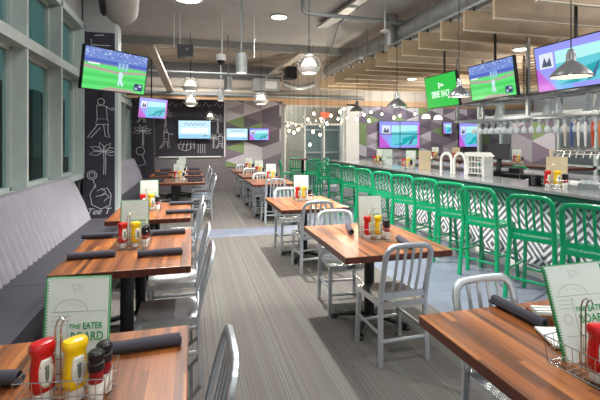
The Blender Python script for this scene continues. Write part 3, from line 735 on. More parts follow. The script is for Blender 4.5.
# ================================================================ CHAIRS
def chair_proto(seat_h, top, w, m, seat_m, name, cat, splay, rails, group):
    t = thing(name, 'x', cat, (0,0,0), 0, group); hw = w/2; dy = .19
    # rear legs and hoop back in one bent tube
    lean = .1 if top < 1 else .06
    rc = .075; P = []
    def yb(z): return -dy - splay*(seat_h-z)/seat_h*.8 if z < seat_h else -dy - lean*((z-seat_h)/(top-seat_h))**1.2
    def xb(z): return hw + splay*.5*(seat_h-z)/seat_h if z < seat_h else hw
    for z in [0, seat_h*.5, seat_h, seat_h+.1, (seat_h+top)/2, top-rc]: P.append((-xb(z), yb(z), z))
    for a in (30, 60, 90): z = top-rc+rc*math.sin(R(a)); P.append((-hw+rc-rc*math.cos(R(a)), yb(z), z))
    P.append((0, yb(top), top+.004))
    P2 = P[:-1]; P = P2 + [(0, yb(top), top+.004)] + [(-x, y, z) for x, y, z in P2[::-1]]
    MB().sweep(P, .019 if top < 1 else .022, .012 if top < 1 else .016, n=8, up=(0, 1, 0), sq=True).build('back_frame', m, t, smooth=True)
    zl = seat_h+.045
    MB().box(-hw, yb(zl)-.008, seat_h+.02, hw, yb(zl)+.008, seat_h+.065).build('back_rail', m, t, bevel=.003)
    for k in range(4):
        x = -hw*.52 + hw*1.04*k/3
        MB().sweep([(x, yb(seat_h+.06), seat_h+.06), (x, yb((seat_h+top)/2)-.012, (seat_h+top)/2), (x, yb(top), top-.004)], .0125, .004, n=6, up=(0,1,0), sq=True).build('slat', m, t)
    # dished seat
    q = MB(); n = 10; top_v = []
    for i in range(n+1):
        row = []
        for j in range(n+1):
            u, v = i/n*2-1, j/n*2-1; x = u*(hw+.012)*(1-.03*(1-v)); y = v*(dy+.012)
            d = -.016*max(0, 1-(u*u*1.1+v*v*.9)) ; row.append(q.bm.verts.new((x, y, seat_h+d-.004*(v > .85))))
        top_v.append(row)
    for i in range(n):
        for j in range(n): q.bm.faces.new((top_v[i][j], top_v[i+1][j], top_v[i+1][j+1], top_v[i][j+1]))
    bnd = [top_v[i][0] for i in range(n+1)] + [top_v[n][j] for j in range(1, n+1)] + [top_v[i][n] for i in range(n-1, -1, -1)] + [top_v[0][j] for j in range(n-1, 0, -1)]
    low = [q.bm.verts.new((v.co.x, v.co.y, seat_h-.045)) for v in bnd]
    for i in range(len(bnd)): k = (i+1) % len(bnd); q.bm.faces.new((bnd[i], low[i], low[k], bnd[k]))
    q.build('seat', seat_m, t, smooth=True)
    fs = splay
    for s in (-1, 1):
        MB().sweep([(s*(hw+fs*.5), dy-.01+fs*.7, 0), (s*hw*.97, dy-.015, seat_h-.02)], .017, .017, n=8, up=(0,1,0), sq=True).build('leg', m, t, smooth=True)
    def leg(sx, front, z):
        f = 1-z/(seat_h-.02)
        return (sx*(hw*.97+(fs*.5+hw*.03)*f), dy-.013+fs*.7*f, z) if front else (sx*xb(z), yb(z), z)
    for z1, z2 in rails:
        for s in (-1, 1): MB().sweep([leg(s, True, z1), leg(s, False, z1)], .009, .011, n=6, sq=True).build('side_stretcher', m, t)
        MB().sweep([leg(-1, True, z2), leg(1, True, z2)], .009, .011, n=6, up=(0,0,1), sq=True).build('cross_stretcher', m, t)
        MB().sweep([leg(-1, False, z2), leg(1, False, z2)], .009, .011, n=6, up=(0,0,1), sq=True).build('cross_stretcher', m, t)
    return t
GC = 'brushed aluminium slat back chairs'
CH = chair_proto(.45, .865, .36, ALU, ALU_SEAT, 'dining_chair', 'chair', .02, [(.22, .17)], GC)
for (y, s) in ((.85, 'at the nearest left table, closest to the camera'), (1.52, 'at the nearest left table, its curved back at bottom centre'),
               (2.98, 'on the aisle side of the second left table, near place'), (3.68, 'on the aisle side of the second left table, far place'),
               (4.88, 'on the aisle side of the third left table, near place'), (5.58, 'on the aisle side of the third left table, far place')):
    if y < 1: continue
    place(CH, (-.15, y, 0), R(90), 'aluminium slat back chair ' + s, GC)
for y, k in ((9.1, 'first'), (10.85, 'middle'), (12.45, 'last')):
    for dyy, n2 in ((-.24, 'near'), (.24, 'far')):
        place(CH, (.2+.02*dyy, y+dyy, 0), R(90), 'aluminium slat back chair at the aisle end of the %s far left table, %s place' % (k, n2), GC)
cn = ['nearest right table', 'middle right table', 'third right table', 'first far right table', 'second far right table', 'farthest right table']
for i, (x, y, s) in enumerate(right_t):
    if i > 0: place(CH, (x-.035, y-.575+.11 if i else 0, 0), R(2), 'aluminium slat back chair at the near end of the %s' % cn[i], GC)
    place(CH, (x-.08 if i else 1.51, (y+.575-.13) if i else 1.61, 0), R(180+(-3 if i % 2 else 2)), 'aluminium slat back chair at the far end of the %s' % cn[i], GC)
GS = 'green metal bar stools along the bar'
ST = chair_proto(.655, 1.05, .41, GREEN, GREEN, 'bar_stool', 'bar stool', .06, [(.3, .22)], GS)
zcs = [3.81, 4.45, 5.2, 5.78, 6.35, 7.04, 7.74, 8.55, 9.38, 10.26, 11.2]
onm = ['nearest, cut by the right edge of the photo', 'second', 'third', 'fourth', 'fifth', 'sixth', 'seventh', 'eighth', 'ninth', 'tenth', 'eleventh and farthest']
for zc, nm, jig in zip(zcs, onm, [0, 0, -4, 3, -2, 2, 0, -3, 2, 0, 1]):
    zc *= .955; Y = (zc-.8)/.967 - .105
    place(ST, (3.41, Y, 0), R(-65+jig), 'green slat back bar stool, %s' % (nm if 'cut' in nm else nm + ' one counting from the right'), GS)
hx, hy = 3.3, 12.35
t = thing('high_table', 'tall round high-top table with green stools beyond the end of the bar', 'table', (hx, hy, 0))
MB().lathe([(.001, 1.02), (.38, 1.02), (.4, 1.03), (.4, 1.05), (.001, 1.05)], 28).build('tabletop', W_EDGE, t, smooth=True)
MB().cyl((0, 0, .02), (0, 0, 1.02), .045, 14).build('pedestal', BLACK, t, smooth=True)
MB().lathe([(.28, 0), (.28, .015), (.05, .04), (.001, .05)], 24).build('base', BLACK, t, smooth=True)
for dx, dy_, a, nm in ((-.5, -.15, -95, 'left'), (.1, -.5, 10, 'near'), (.55, .1, 95, 'right'), (0, .55, 180, 'far')):
    place(ST, (hx+dx, hy+dy_, 0), R(a), 'green metal stool on the %s side of the high-top table beyond the bar' % nm, 'green stools round the high-top table')

# ================================================================ TABLE SETTINGS
# menu
def menu_proto(card, ink=True):
    t = thing('menu', 'x', 'menu', (0,0,0)); w, h = .216, .356
    q = MB(); q.box(-w/2, 0, .0, w/2, .003, h); q.build('front_cover', card, t, bevel=.001)
    MB().box(-w/2+.004, .0032, .003, w/2-.002, .011, h-.004).build('pages', WHITE, t)
    MB().box(-w/2, .0112, 0, w/2+.0015, .0142, h+.0012).build('back_cover', MGREEN if ink else card, t, bevel=.001)
    f = MB(); f.box(w/2-.003, -.0006, 0, w/2, 0, h); f.box(-w/2, -.0006, h-.0018, w/2, 0, h); f.box(-w/2, -.0006, 0, -w/2+.004, 0, h)
    if ink: f.build('green_border', MGREEN, t)
    else: f.bm.free()
    if ink:
        q = MB()
        for i in range(34):
            z = .012+.01*i
            q.sweep([(-w/2+.004+.0085*math.cos(R(a)), .007+.0105*math.sin(R(a)), z) for a in range(0, 360, 45)], .0016, n=4, closed=True)
        q.build('spiral_binding', MGREEN, t)
        B = [circ(-.02, .205, .055, .042, 0, 180, 14) + [(.035, .205)], [(-.085, .205), (.1, .205)], [(-.085, .19), (-.02, .19)], [(-.085, .175), (-.03, .175)], [(-.085, .16), (-.035, .16)],
             [(-.03, .2), (-.03, .06)], [(-.01, .27), (-.018, .3)], [(-.01, .3), (.02, .287), (-.005, .278)]]
        for a in (40, 70, 100, 130): B.append([(-.02+.035*math.cos(R(a)), .205+.024*math.sin(R(a))), (-.017+.037*math.cos(R(a)), .208+.026*math.sin(R(a)))])
        B.append([(-.08, .06), (.09, .06)]); B.append(circ(-.06, .12, .015, .018))
        lines(t, 'burger_drawing', B, (0, -.0006, .034), (1, 0, 0), .0009, INK)
        text('THE', .022, 'lettering', MGREEN, t, (-.008, -.001, .188), shear=.3, bold=.0003)
        text('EATER', .031, 'lettering', MGREEN, t, (.054, -.001, .188), bold=.0004, sx=.75)
        text('BOARD', .042, 'lettering', MGREEN, t, (.036, -.001, .152), bold=.0004, sx=.78)
    return t
MENU = menu_proto(PAGE); KMENU = menu_proto(KRAFT, False)
def caddy_proto():
    t = thing('condiment_caddy', 'x', 'caddy', (0,0,0), 0, 'chrome wire condiment caddies'); w, d, h = .125, .065, .1
    q = MB()
    def ring(z, k=1.): q.sweep([(-w*k, -d*k, z), (0, -d*k, z), (w*k, -d*k, z), (w*k, 0, z), (w*k, d*k, z), (0, d*k, z), (-w*k, d*k, z), (-w*k, 0, z)], .0022, n=5, closed=True)
    ring(h, 1.08); ring(.004); ring(h*.5, 1.04)
    for i in range(11):
        x = -w + 2*w*i/10
        for s in (-1, 1): q.sweep([(x, s*d, .004), (x*1.08, s*d*1.08, h)], .0014, n=4)
        q.sweep([(x, -d, .004), (x, d, .004)], .0014, n=4)
    for j in range(4):
        y = -d + 2*d*j/3
        for s in (-1, 1): q.sweep([(s*w, y, .004), (s*w*1.08, y*1.08, h)], .0014, n=4)
    q.build('wire_basket', CHROME, t)
    q = MB(); q.sweep([(-.025, 0, .004), (-.025, 0, .235), (-.018, 0, .26), (-.006, 0, .27), (.0, 0, .255)], .0028, n=6); q.sweep([(-.042, 0, .004), (-.042, 0, .235), (-.036, 0, .257), (-.022, 0, .27), (-.012, 0, .26)], .0028, n=6)
    q.build('handle', CHROME, t); return t
CAD = caddy_proto()
def bottle_proto(name, m, cat):
    t = thing(name, 'x', cat, (0,0,0))
    MB().loft([(.038, .028, .02), (.045, .034, .024), (.06, .037, .026), (.12, .034, .025), (.15, .031, .022), (.162, .035, .025), (.17, .039, .027), (.186, .039, .027), (.194, .034, .023), (.197, .02, .014)], 28, .7).build('body', m, t, smooth=True)
    MB().loft([(0, .027, .021), (.003, .029, .022), (.036, .027, .02), (.038, .02, .015)], 24, .75).build('cap', WHITE, t, smooth=True)
    # curved front label, a shallow shell on the body
    for nm, s, z0, z1, mm in (('label', .027, .055, .145, LBL), ('label_print', .0275, .075, .125, LBLD)):
        q = MB(); rows = []
        for i in range(9):
            z = z0+(z1-z0)*i/8; hwid = (.024 if nm == 'label' else .013)*math.sin(PI*(.12+.76*i/8))**.5
            yy = -(s+.0006) + (.002 if z > .12 else 0)
            rows.append([q.bm.verts.new((hwid*k, yy+abs(k)*abs(k)*.004, z)) for k in (-1, -.5, 0, .5, 1)])
        for A, B in zip(rows, rows[1:]):
            for k in range(4): q.bm.faces.new((A[k], A[k+1], B[k+1], B[k]))
        q.build(nm, mm, t, smooth=True, solid=.0006)
    return t
KET = bottle_proto('ketchup_bottle', RED, 'ketchup bottle'); MUS = bottle_proto('mustard_bottle', YEL, 'mustard bottle')
def grinder_proto():
    t = thing('pepper_grinder', 'x', 'pepper grinder', (0,0,0))
    MB().lathe([(.001, 0), (.023, 0), (.024, .01), (.024, .06), (.021, .065), (.001, .066)], 18).build('jar', LBL, t, smooth=True)
    MB().lathe([(.0225, .061), (.0215, .07), (.0205, .095), (.022, .1)], 18).build('label', DRED, t, smooth=True)
    MB().lathe([(.021, .1), (.025, .103), (.026, .125), (.022, .128), (.022, .133), (.025, .136), (.025, .155), (.018, .162), (.001, .163)], 18).build('cap', PLAST, t, smooth=True)
    return t
GRI = grinder_proto()
def roll_proto():
    t = thing('napkin_roll', 'x', 'napkin roll', (0,0,0), 0, 'rolled black napkins'); L = .155; n = 28; q = MB(); rings = []
    for i, y in enumerate((-L, -L+.01, -.06, .03, L-.01, L)):
        r0 = .0235*(1+.06*math.sin(i*2.2)); ring = []
        for k in range(n):
            a = 2*PI*k/n; rr = r0*(1+.16*k/n)
            ring.append(q.bm.verts.new((y+.012*k/n, math.cos(a)*rr, .0265+math.sin(a)*rr*.95)))
        rings.append(ring)
    for A, B in zip(rings, rings[1:]):
        for k in range(n): q.bm.faces.new((A[k], A[(k+1) % n], B[(k+1) % n], B[k]))
    # rolled ends, stepped inwards
    for ring, s in ((rings[0], -1), (rings[-1], 1)):
        c = Vector((s*(L-.008), 0, .0265)); inner = [q.bm.verts.new(v.co.lerp(c, .3)) for v in ring]; deep = [q.bm.verts.new(v.co.lerp(c, .55) - Vector((s*.01, 0, 0))) for v in ring]
        for k in range(n):
            j = (k+1) % n; q.bm.faces.new((ring[k], ring[j], inner[j], inner[k])); q.bm.faces.new((inner[k], inner[j], deep[j], deep[k]))
        q.bm.faces.new(deep)
    q.build('napkin', NAPKIN, t, smooth=True)
    q = MB(); q.sweep([(.0, .0245*math.cos(R(a)), .0225+.0235*math.sin(R(a))) for a in range(0, 360, 20)], .012, .0008, n=4, closed=True, up=(0, 1, 0))
    q.bm.free()
    return t
ROLL = roll_proto()
Z = .7605
def setting(x, y, z, rz, where, gr=2, menu=MENU, lean=-6, moff=.1, mx=-.012):
    c, s = math.cos(rz), math.sin(rz)
    def L(a, b): return (x+a*c-b*s, y+a*s+b*c, z)
    place(CAD, L(0, 0), rz, 'chrome wire condiment caddy ' + where, 'chrome wire condiment caddies')
    zz = z+.0065
    def up(p): return (p[0], p[1], zz)
    place(KET, up(L(-.075, -.012)), rz+R(52), 'red ketchup squeeze bottle in the caddy ' + where, 'ketchup bottles')
    place(MUS, up(L(.02, -.005)), rz+R(50), 'yellow mustard squeeze bottle in the caddy ' + where, 'mustard bottles')
    place(GRI, up(L(.092, -.025)), rz, 'black capped grinder, front one, ' + where, 'pepper grinders')
    if gr > 1: place(GRI, up(L(.098, .032)), rz, 'black capped grinder, rear one, ' + where, 'pepper grinders')
    if menu: place(menu, L(mx, moff), rz, 'upright spiral menu behind the caddy ' + where, 'upright menus', rx=R(lean))
def roll(x, y, rz, where, z=Z): place(ROLL, (x, y, z), rz, 'rolled black napkin ' + where, 'rolled black napkins')
setting(-.385, 1.49, Z, R(-8), 'on the nearest left table', mx=-.025)
roll(-.205, 1.77, R(4), 'on the nearest left table, right of the menu'); roll(-.73, 1.66, R(-12), 'on the nearest left table, cut by the left edge')
setting(-.45, 3.5, Z, R(-4), 'on the second left table')
for a, b, r_, s in ((-.70, 3.25, 3, 'front left'), (-.23, 3.2, 2, 'front right'), (-.76, 3.9, 0, 'back left'), (-.22, 3.9, 2, 'back right')): roll(a, b, R(r_), 'on the second left table, %s place' % s)
setting(-.5, 5.32, Z, 0, 'on the third left table')
for a, b, s in ((-.14, 5.0, 'front right'), (-.14, 5.68, 'back right')): roll(a, b, 0, 'on the third left table, %s place' % s)
for (x, y, s), nm in zip(left_f, ('first far left table', 'middle far left table', 'last far left table')):
    setting(x+.1, y, Z, 0, 'on the ' + nm, 1)
    for a, b, s2 in ((-.36, -.22, 'front left'), (.42, -.22, 'front right'), (-.36, .22, 'back left'), (.42, .25, 'back right')): roll(x+a, y+b, 0, 'on the %s, %s place' % (nm, s2))
setting(1.52, 3.27, Z, R(-8), 'on the middle right table', lean=-8)
roll(1.42, 3.62, R(75), 'on the middle right table, left of the menu'); roll(1.66, 3.02, R(82), 'on the middle right table, right of the grinders')
setting(1.5, 5.6, Z, R(-8), 'on the third right table')
roll(1.45, 5.86, R(80), 'on the third right table, beside the menu')
for (x, y, s), nm in zip(right_t[3:], cn[3:]):
    setting(x+.05, y+.05, Z, R(-6), 'on the ' + nm, 1)
# nearest right table: menu leaning at an angle, caddy half out of frame
place(CAD, (1.385, 1.17, Z), R(-83), 'chrome wire condiment caddy on the nearest right table, cut by the frame', 'chrome wire condiment caddies')
place(KET, (1.37, 1.135, Z+.0065), R(-5), 'red ketchup bottle on the nearest right table, cut by the right edge', 'ketchup bottles')
place(MUS, (1.385, 1.07, Z+.0065), R(10), 'mustard bottle on the nearest right table, outside the right edge', 'mustard bottles')
o = place(MENU, (1.475, 1.235, Z+.006), R(-22), 'leaning spiral menu on the nearest right table', 'upright menus'); o.rotation_euler = (R(-14), R(-7), R(-18))
roll(1.51, 1.66, R(92), 'on the nearest right table, in front of its chair')
t = thing('napkin_box', 'small wooden box stuffed with white napkins on the nearest right table', 'napkin box', (1.60, 1.58, Z), R(-20))
f = MB(); f.box(-.07, -.05, 0, .07, .05, .008); f.box(-.07, -.05, .008, -.063, .05, .045); f.box(.063, -.05, .008, .07, .05, .045); f.box(-.063, -.05, .008, .063, -.043, .045); f.box(-.063, .043, .008, .063, .05, .045); f.build('tray', W_TOP, t)
q = MB()
for i in range(5): q.box(-.06, -.04+.0165*i, .01, .06, -.03+.0165*i, .058+.004*(i % 2))
q.build('napkins', WHITE, t, bevel=.002)
t = thing('side_plate', 'white square side plates stacked beside the leaning menu', 'plate', (1.52, 1.40, Z), R(-20))
MB().box(-.085, -.085, 0, .085, .085, .01).build('lower_plate', PLAST, t, bevel=.003); MB().box(-.09, -.09, .0105, .09, .09, .02).build('upper_plate', WHITE, t, bevel=.004)

# ================================================================ BAR
Y0b, Y1b = .6, 11.1
b = thing('bar_counter', 'long bar with grey stone top, dark green edge and diamond tiled front', 'bar', (0, 0, 0))
MB().box(3.75, Y0b, 1.03, 4.5, Y1b, 1.06).build('countertop', STONE, b, bevel=.004)
MB().box(3.77, Y0b, .95, 3.8, Y1b, 1.03).box(3.8, Y1b-.03, .95, 4.48, Y1b-.0, 1.03).build('green_fascia', DGREEN, b)
MB().box(3.92, Y0b, .1, 4.02, Y1b-.1, 1.03).box(4.02, Y1b-.12, .1, 4.45, Y1b-.1, 1.03).build('tiled_front', BTILE, b)
MB().box(4.02, Y0b, 0, 4.45, Y1b-.12, 1.03).build('carcass', WAINS, b)
MB().box(3.905, Y0b, 0, 4.02, Y1b-.1, .1).build('kick_plate', WHITE, b)
MB().cyl((3.8, Y0b, .17), (3.8, Y1b, .17), .018, 12).build('foot_rail', STEEL, b, smooth=True)
# working side behind the bar
t = thing('bar_sink_station', 'stainless steel work station behind the bar top', 'work station', (4.55, 7.2, 0))
f = MB(); f.box(0, 0, .82, .55, 4.6, .86); f.box(0, 0, .15, .5, 4.6, .19); f.build('shelf', STEEL, t, bevel=.004)
for y in (.02, 1.5, 3.0, 4.54): MB().box(.02, y, 0, .06, y+.04, .82).box(.46, y, 0, .5, y+.04, .82).build('leg', STEEL, t)
for y in (.3, 1.1, 2.3): MB().box(.08, y, .862, .45, y+.6, .9).build('basin', WHITE, t, bevel=.01)
isl = thing('back_bar_cabinet', 'low back bar cabinet with stone top behind the bar', 'cabinet', (5.6, 1.6, 0))
MB().box(0, 0, 0, .7, 9.0, 1.0).build('body', WAINS, isl); MB().box(-.03, -.02, 1.0, .73, 9.02, 1.04).build('countertop', STONE, isl, bevel=.004)
for i in range(9): MB().box(-.02, .06+i, .12, 0, .94+i, .92).build('door', STEEL, isl, bevel=.003)
# rack
t = thing('glass_rack', 'overhead steel bar rack of shelves and posts holding glassware', 'rack', (5.15, 2.6, 0))
RL = 4.3
for z, w in ((1.94, .3), (2.26, .3)):
    f = MB(); 
    for x in (-.3, 0, .3): f.box(x-.015, 0, z, x+.015, RL, z+.04)
    for i in range(7): f.box(-.3, RL*i/6-.015, z, .3, RL*i/6+.015, z+.03)
    f.build('shelf', STEEL, t)
for y in (.3, RL/2+.4, RL-.05):
    for x in (-.28, .28): MB().box(x-.02, y-.02, 1.94, x+.02, y+.02, 3.16).build('post', STEEL, t)
f = MB()
for i in range(24): f.box(-.27+.0, .2+.16*i, 1.915, .27, .21+.16*i, 1.925)
f.build('stem_rail', STEEL, t)
def glass_proto(hang):
    t = thing('wine_glass', 'x', 'wine glass', (0,0,0), 0, 'glasses')
    MB().lathe([(.034, 0), (.03, -.004), (.005, -.012), (.004, -.08), (.012, -.09), (.035, -.115), (.042, -.15), (.036, -.19)], 12).build('bowl', ICE, t, smooth=True)
    return t
WG = glass_proto(True)
me = WG.children[0].data
for i in range(26):
    for j in range(4):
        place(WG, (5.15-.21+.14*j, 2.84+.145*i, 1.915), 0, 'stemmed glass hanging upside down in the row below the steel rack', 'stemmed glasses hanging under the rack')
def shelf_bottle(x, y, z, s, m, lab, cat='bottle', group=None):
    o = MB().lathe([(.001, 0), (.042*s, 0), (.043*s, .01), (.043*s, .15*s), (.03*s, .19*s), (.014*s, .21*s), (.013*s, .28*s), (.001, .28*s)], 14).build('bottle', m, None, smooth=True)
    o.location = (x, y, z); tag(o, lab, cat, group); return o
t = None
JUGG = mat('carafe_glass', (200,208,212), .1, 0, .02)
JUGG.node_tree.nodes['Principled BSDF'].inputs['Alpha'].default_value = .4
JUG = MB().lathe([(.001, 0), (.06, 0), (.065, .02), (.05, .12), (.025, .19), (.04, .24), (.036, .24), (.022, .19), (.045, .12), (.055, .02)], 16).build('carafe', JUGG, None, smooth=True)
tag(JUG, 'x', 'carafe')
for i, (px, nm) in enumerate(((496, 'leftmost'), (545, 'second from left'), (556, 'third from left'), (586, 'fourth from left'), (597, 'rightmost'))):
    zc = FPX*5.0/.967/(px-192); Y = (zc-1.26)/.967
    place(JUG, (5.05, Y, 1.981), 0, 'clear glass carafe on the steel rack, %s' % nm, 'glass carafes on the rack')
# beer tower
t = thing('beer_tower', 'chrome beer tap tower with a row of coloured handles', 'beer tap tower', (5.0, 0, 0))
ty = [4.55-.1*i for i in range(14)]
MB().sweep([(0, 4.8, 1.04), (0, 4.8, 1.36), (0, 4.78, 1.42), (0, 4.7, 1.46), (0, 2.9, 1.46)], .045, n=14, up=(1,0,0)).build('pipe', CHROME, t, smooth=True)
MB().cyl((0, 3.2, 1.04), (0, 3.2, 1.44), .04, 14).build('post', CHROME, t, smooth=True)
hc = [(214,206,190), (60,90,150), (236,232,226), (228,228,232), (190,72,40), (210,110,50), (190,170,80), (60,70,60), (60,60,70)]
for i, y in enumerate(ty):
    f = MB().cyl((0, y, 1.46), (-.1, y, 1.46), .012, 8).cyl((-.1, y, 1.46), (-.13, y, 1.38), .01, 8).cyl((-.09, y, 1.46), (-.09, y, 1.53), .01, 8).build('tap', CHROME, t, smooth=True)
    MB().lathe([(.001, 1.53), (.012, 1.53), (.014, 1.6), (.02, 1.72), (.019, 1.82), (.01, 1.85), (.001, 1.85)], 12, (-.09, y)).build('tap_handle', mat('tap_handle_%d' % (i % 9), hc[i % 9], .4), f, smooth=True)
t = thing('drip_station', 'steel drip cabinet carrying the beer taps behind the bar', 'cabinet', (5.0, 2.7, 0))
MB().box(-.2, 0, 0, .2, 2.35, 1.0).build('body', WAINS, t); MB().box(-.24, -.03, 1.0, .24, 2.38, 1.04).build('countertop', WHITE, t, bevel=.004)
# register
def onbar(px, X, z=1.0605):
    zc = FPX*X/.967/(px-192); return (X, (zc-X*.252)/.967, z)
p = onbar(499, 5.0, 1.0)
t = thing('register_stand', 'small dark counter cabinet carrying the till screen', 'cabinet', (5.0, p[1], 0))
MB().box(-.3, -.82, 0, .3, 1.0, .96).build('body', WAINS, t); MB().box(-.32, -.84, .96, .32, 1.02, 1.0).build('countertop', STONE, t)
t = thing('cash_register', 'black touch screen till behind the bar', 'cash register', (5.0, p[1], 1.0), R(-60))
MB().box(-.17, -.14, 0, .17, .16, .1).build('base', PLAST, t, bevel=.01); MB().cyl((0, 0, .1), (0, .04, .3), .04, 12).build('stand', PLAST, t)
o = MB().box(-.17, -.03, -.13, .17, .0, .13).build('touch_screen', BLACK, t, bevel=.008); o.location = (0, 0, .42); o.rotation_euler = (R(-15), 0, 0)
MB().box(.2, -.1, 0, .36, .1, .16).build('receipt_printer', PLAST, t, bevel=.01)
p = onbar(526, 4.9, 1.0)
t = thing('fruit_tray', 'long black garnish tray beside the till', 'tray', (4.9, p[1]+.05, 1.0), R(-70))
MB().box(-.3, -.09, 0, .3, .09, .09).build('tray', PLAST, t, bevel=.008); MB().box(-.005, -.1, .02, .005, .1, .1).build('divider', LAMP_GREY, t)
# arched white organiser
p = onbar(458, 4.15)
t = thing('arched_organiser', 'white arched wire and panel organiser standing on the bar', 'organiser', (4.18, p[1], 1.0605), R(-72))
def archpanel(q, x, y):
    out = [(-.16, 0)] + arc(0, .2, .16, 180, 0, 12) + [(.16, 0)]; inn = [(.12, 0)] + arc(0, .2, .12, 0, 180, 12) + [(-.12, 0)]
    P = out+inn; A = [q.bm.verts.new((x+a*.75, y, z)) for a, z in P]; B = [q.bm.verts.new((x+a*.75, y+.03, z)) for a, z in P]; n = len(P)
    for i in range(n): q.bm.faces.new((A[i], A[(i+1) % n], B[(i+1) % n], B[i]))
    h = n//2
    for i in range(h-1):
        q.bm.faces.new((A[i], A[i+1], A[n-2-i], A[n-1-i])); q.bm.faces.new((B[i], B[n-1-i], B[n-2-i], B[i+1]))
q = MB(); archpanel(q, -.26, 0); archpanel(q, .0, 0); q.build('arched_frame', WHITE, t)
f = MB(); f.box(.14, -.02, 0, .17, .22, .3); f.box(.42, -.02, 0, .45, .22, .3); f.prism([(.12, .36), (.4, .36), (.47, .3), (.12, .3)], -.03, .24)
for i in range(3): f.box(.14, -.02, .03+.09*i, .45, .22, .04+.09*i)
for i in range(5): f.box(.18+.055*i, -.02, .03, .188+.055*i, -.01, .3)
f.build('slotted_box', WHITE, t)
# bar top settings
p = onbar(556, 4.02); setting(p[0], p[1], p[2], R(-55), 'on the bar top, nearest the right edge', 2, KMENU, moff=.12)
p = onbar(538, 4.0)
t = thing('napkin_caddy', 'black square napkin and straw caddy on the bar top near the right edge', 'napkin holder', p, R(-60))
f = MB(); f.box(-.08, -.06, 0, .08, .06, .01); f.box(-.08, -.06, 0, -.07, .06, .11); f.box(.07, -.06, 0, .08, .06, .11); f.box(-.005, -.06, 0, .005, .06, .13); f.box(-.08, .05, 0, .08, .06, .11)
f.build('holder', PLAST, t); MB().box(-.062, -.045, .012, -.012, .045, .1).build('napkins', NAPKIN, t)
p = onbar(408, 4.05); setting(p[0], p[1], p[2], R(-55), 'on the bar top, middle of the bar', 1, MENU, moff=.13)
p = onbar(378, 4.1); setting(p[0], p[1], p[2], R(-55), 'on the bar top, towards its far end', 1, MENU, moff=.13)
p = onbar(425, 4.25); place(KMENU, p, R(-40), 'beige menu standing on the bar left of the white arches', 'upright menus', rx=R(-6))
p = onbar(388, 4.3); place(MENU, p, R(-30), 'pale green menu standing alone on the far half of the bar', 'upright menus', rx=R(-4))
p = onbar(590, 4.3)
t = thing('steel_caddy', 'low steel caddy with clear cups at the right end of the bar top', 'caddy', p, R(-60))
MB().box(-.1, -.06, 0, .1, .06, .06).build('tray', STEEL, t, bevel=.005)
for k in range(3): MB().lathe([(.001, .03), (.022, .03), (.028, .1), (.026, .1), (.02, .035)], 12, (-.06+.06*k, 0)).build('cup', ICE, t, smooth=True)
# two tops behind the bar (far side seating) with menus
for i, (x, y, nm) in enumerate(((7.6, 8.0, 'nearer'), (7.6, 11.5, 'farther'))):
    t = thing('counter_table', 'tall far side counter table seen across the bar, %s one' % nm, 'table', (x, y, 0))
    MB().box(-.4, -1.3, 1.0, .4, 1.3, 1.05).build('tabletop', W_EDGE, t, bevel=.004)
    for yy in (-.9, .9): MB().cyl((0, yy, .03), (0, yy, 1.0), .045, 14).build('pedestal', BLACK, t); 
    for yy in (-.9, .9): MB().lathe([(.26, 0), (.26, .015), (.05, .03), (.001, .035)], 20, (0, yy)).build('base', BLACK, t, smooth=True)
    for yy, w in ((-.75, 'near end'), (.35, 'far end')):
        setting(x, y+yy, 1.0505, R(-35), 'on the %s far side counter, %s' % (nm, w), 1, KMENU if yy < 0 else MENU)
        place(ST, (x-.55, y+yy+.2, 0), R(-90), 'green stool at the %s far side counter across the bar, %s' % (nm, w), 'green stools across the bar')
# glazed partition behind the bar
XP = 9.0
f = MB(); P = MB(); yy0, yy1 = 3.5, 11.6
for i in range(9):
    y = yy0+(yy1-yy0)*i/8; f.box(XP, y-.04, 0, XP+.12, y+.04, 3.0)
for z in (0, .95, 2.3, 2.95): f.box(XP, yy0, z, XP+.12, yy1, z+.07)
w4 = struct(f.build('window_4', FRAME)); MB().poly([(XP+.05, yy0, 0), (XP+.05, yy1, 0), (XP+.05, yy1, 2.95), (XP+.05, yy0, 2.95)]).build('pane', GREYG, w4)
struct(MB().box(XP+2.2, yy0-6, 0, XP+2.3, yy1, H).build('wall_behind_partition', GREYW))
mo = mural('wall_mural', 'plum and grey mural panel seen between the steel posts behind the till', 0, 1.5, 1.0, 2.3, 0, (.75, .6), 4)
mo.location = (XP-.02, 10.1, 1.0); mo.rotation_euler = (0, 0, R(-90))
for i, (y, h, c) in enumerate(((7.2, 1.25, PAGE), (8.4, 1.25, KRAFT), (9.2, 1.25, PAGE))): pass
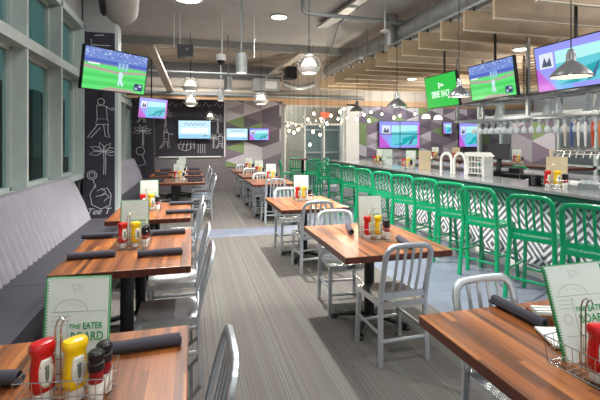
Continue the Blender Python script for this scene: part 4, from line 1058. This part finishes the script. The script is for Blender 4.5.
# lattice panel
t = thing('slatted_screen', 'pale slatted lattice panel hung between the two bar screens', 'slatted panel', (6.0, 5.7, 2.35))
f = MB()
for i in range(16): f.box(0, -.5, .05*i, .03, .8, .05*i+.022)
f.build('slat', W_BOARD, t); 
f = MB()
for y in (-.5, .13, .77): f.box(.03, y, 0, .05, y+.03, .9)
f.build('frame', BLACK, t)
# red sign in corridor
X, z = wallpt(325, 115, YF-.2)
t = thing('corridor_sign', 'small orange red glowing sign hung above the corridor glass', 'sign', (X, YF-.2, z))
MB().box(-.16, 0, -.1, .16, .04, .1).build('panel', E('orange_sign', (250,120,80), 1.0), t, bevel=.01); MB().cyl((0, .02, .1), (0, .02, 2.84-z+.6), .006, 6).build('cord', BLACK, t)

# ================================================================ LIGHT
w = bpy.data.worlds.new('world'); scn.world = w; w.use_nodes = True
w.node_tree.nodes['Background'].inputs[0].default_value = (*srgb((78,114,112)), 1); w.node_tree.nodes['Background'].inputs[1].default_value = .75
P = 1.0
for x in (-.2, 2.2):
    for y in (-1.2, 1.5, 4.2, 6.3): fill_area_light((x, y, 4.12), (46 if y < 2 else 30)*P, .7, .7)  # unseen fill lights added over the near tables and behind the camera
for y in (-1.2, 1.5): fill_area_light((5.0, y, 4.12), 60*P, .7, .7)  # more unseen fill, added over the near end of the bar
spot_light((1.35, 5.6, 4.1), 1300, .05, 100); spot_light((-.3, 4.4, 4.1), 500, .07, 100)
for y in (3.0, 6.0, 9.0, 12.0): fill_area_light((7.0, y, 4.1), 110*P, 1.2, 1.2)  # lights added above the baffles to brighten the space behind the bar
for x, y in ((10, 6), (10, 10), (12, 14)): fill_area_light((x, y, 4.1), 60*P, 1.2, 1.2)  # added fill for the far right side, no fixtures there
for y in (14.6, 16.5, 18.5): fill_area_light((4.2, y, 4.1), 45*P, 1.5, 1.0)  # added to brighten the corridor, no fixtures modelled
fill_area_light((8.5, 15, 4.1), 110*P, 1.5, 1.0)  # added fill in front of the video wall, no fixture there
fill_area_light((.2, 11.8, 4.05), 70*P, 1.6, .5)  # fill light added beyond the ceiling beam, no fixture there
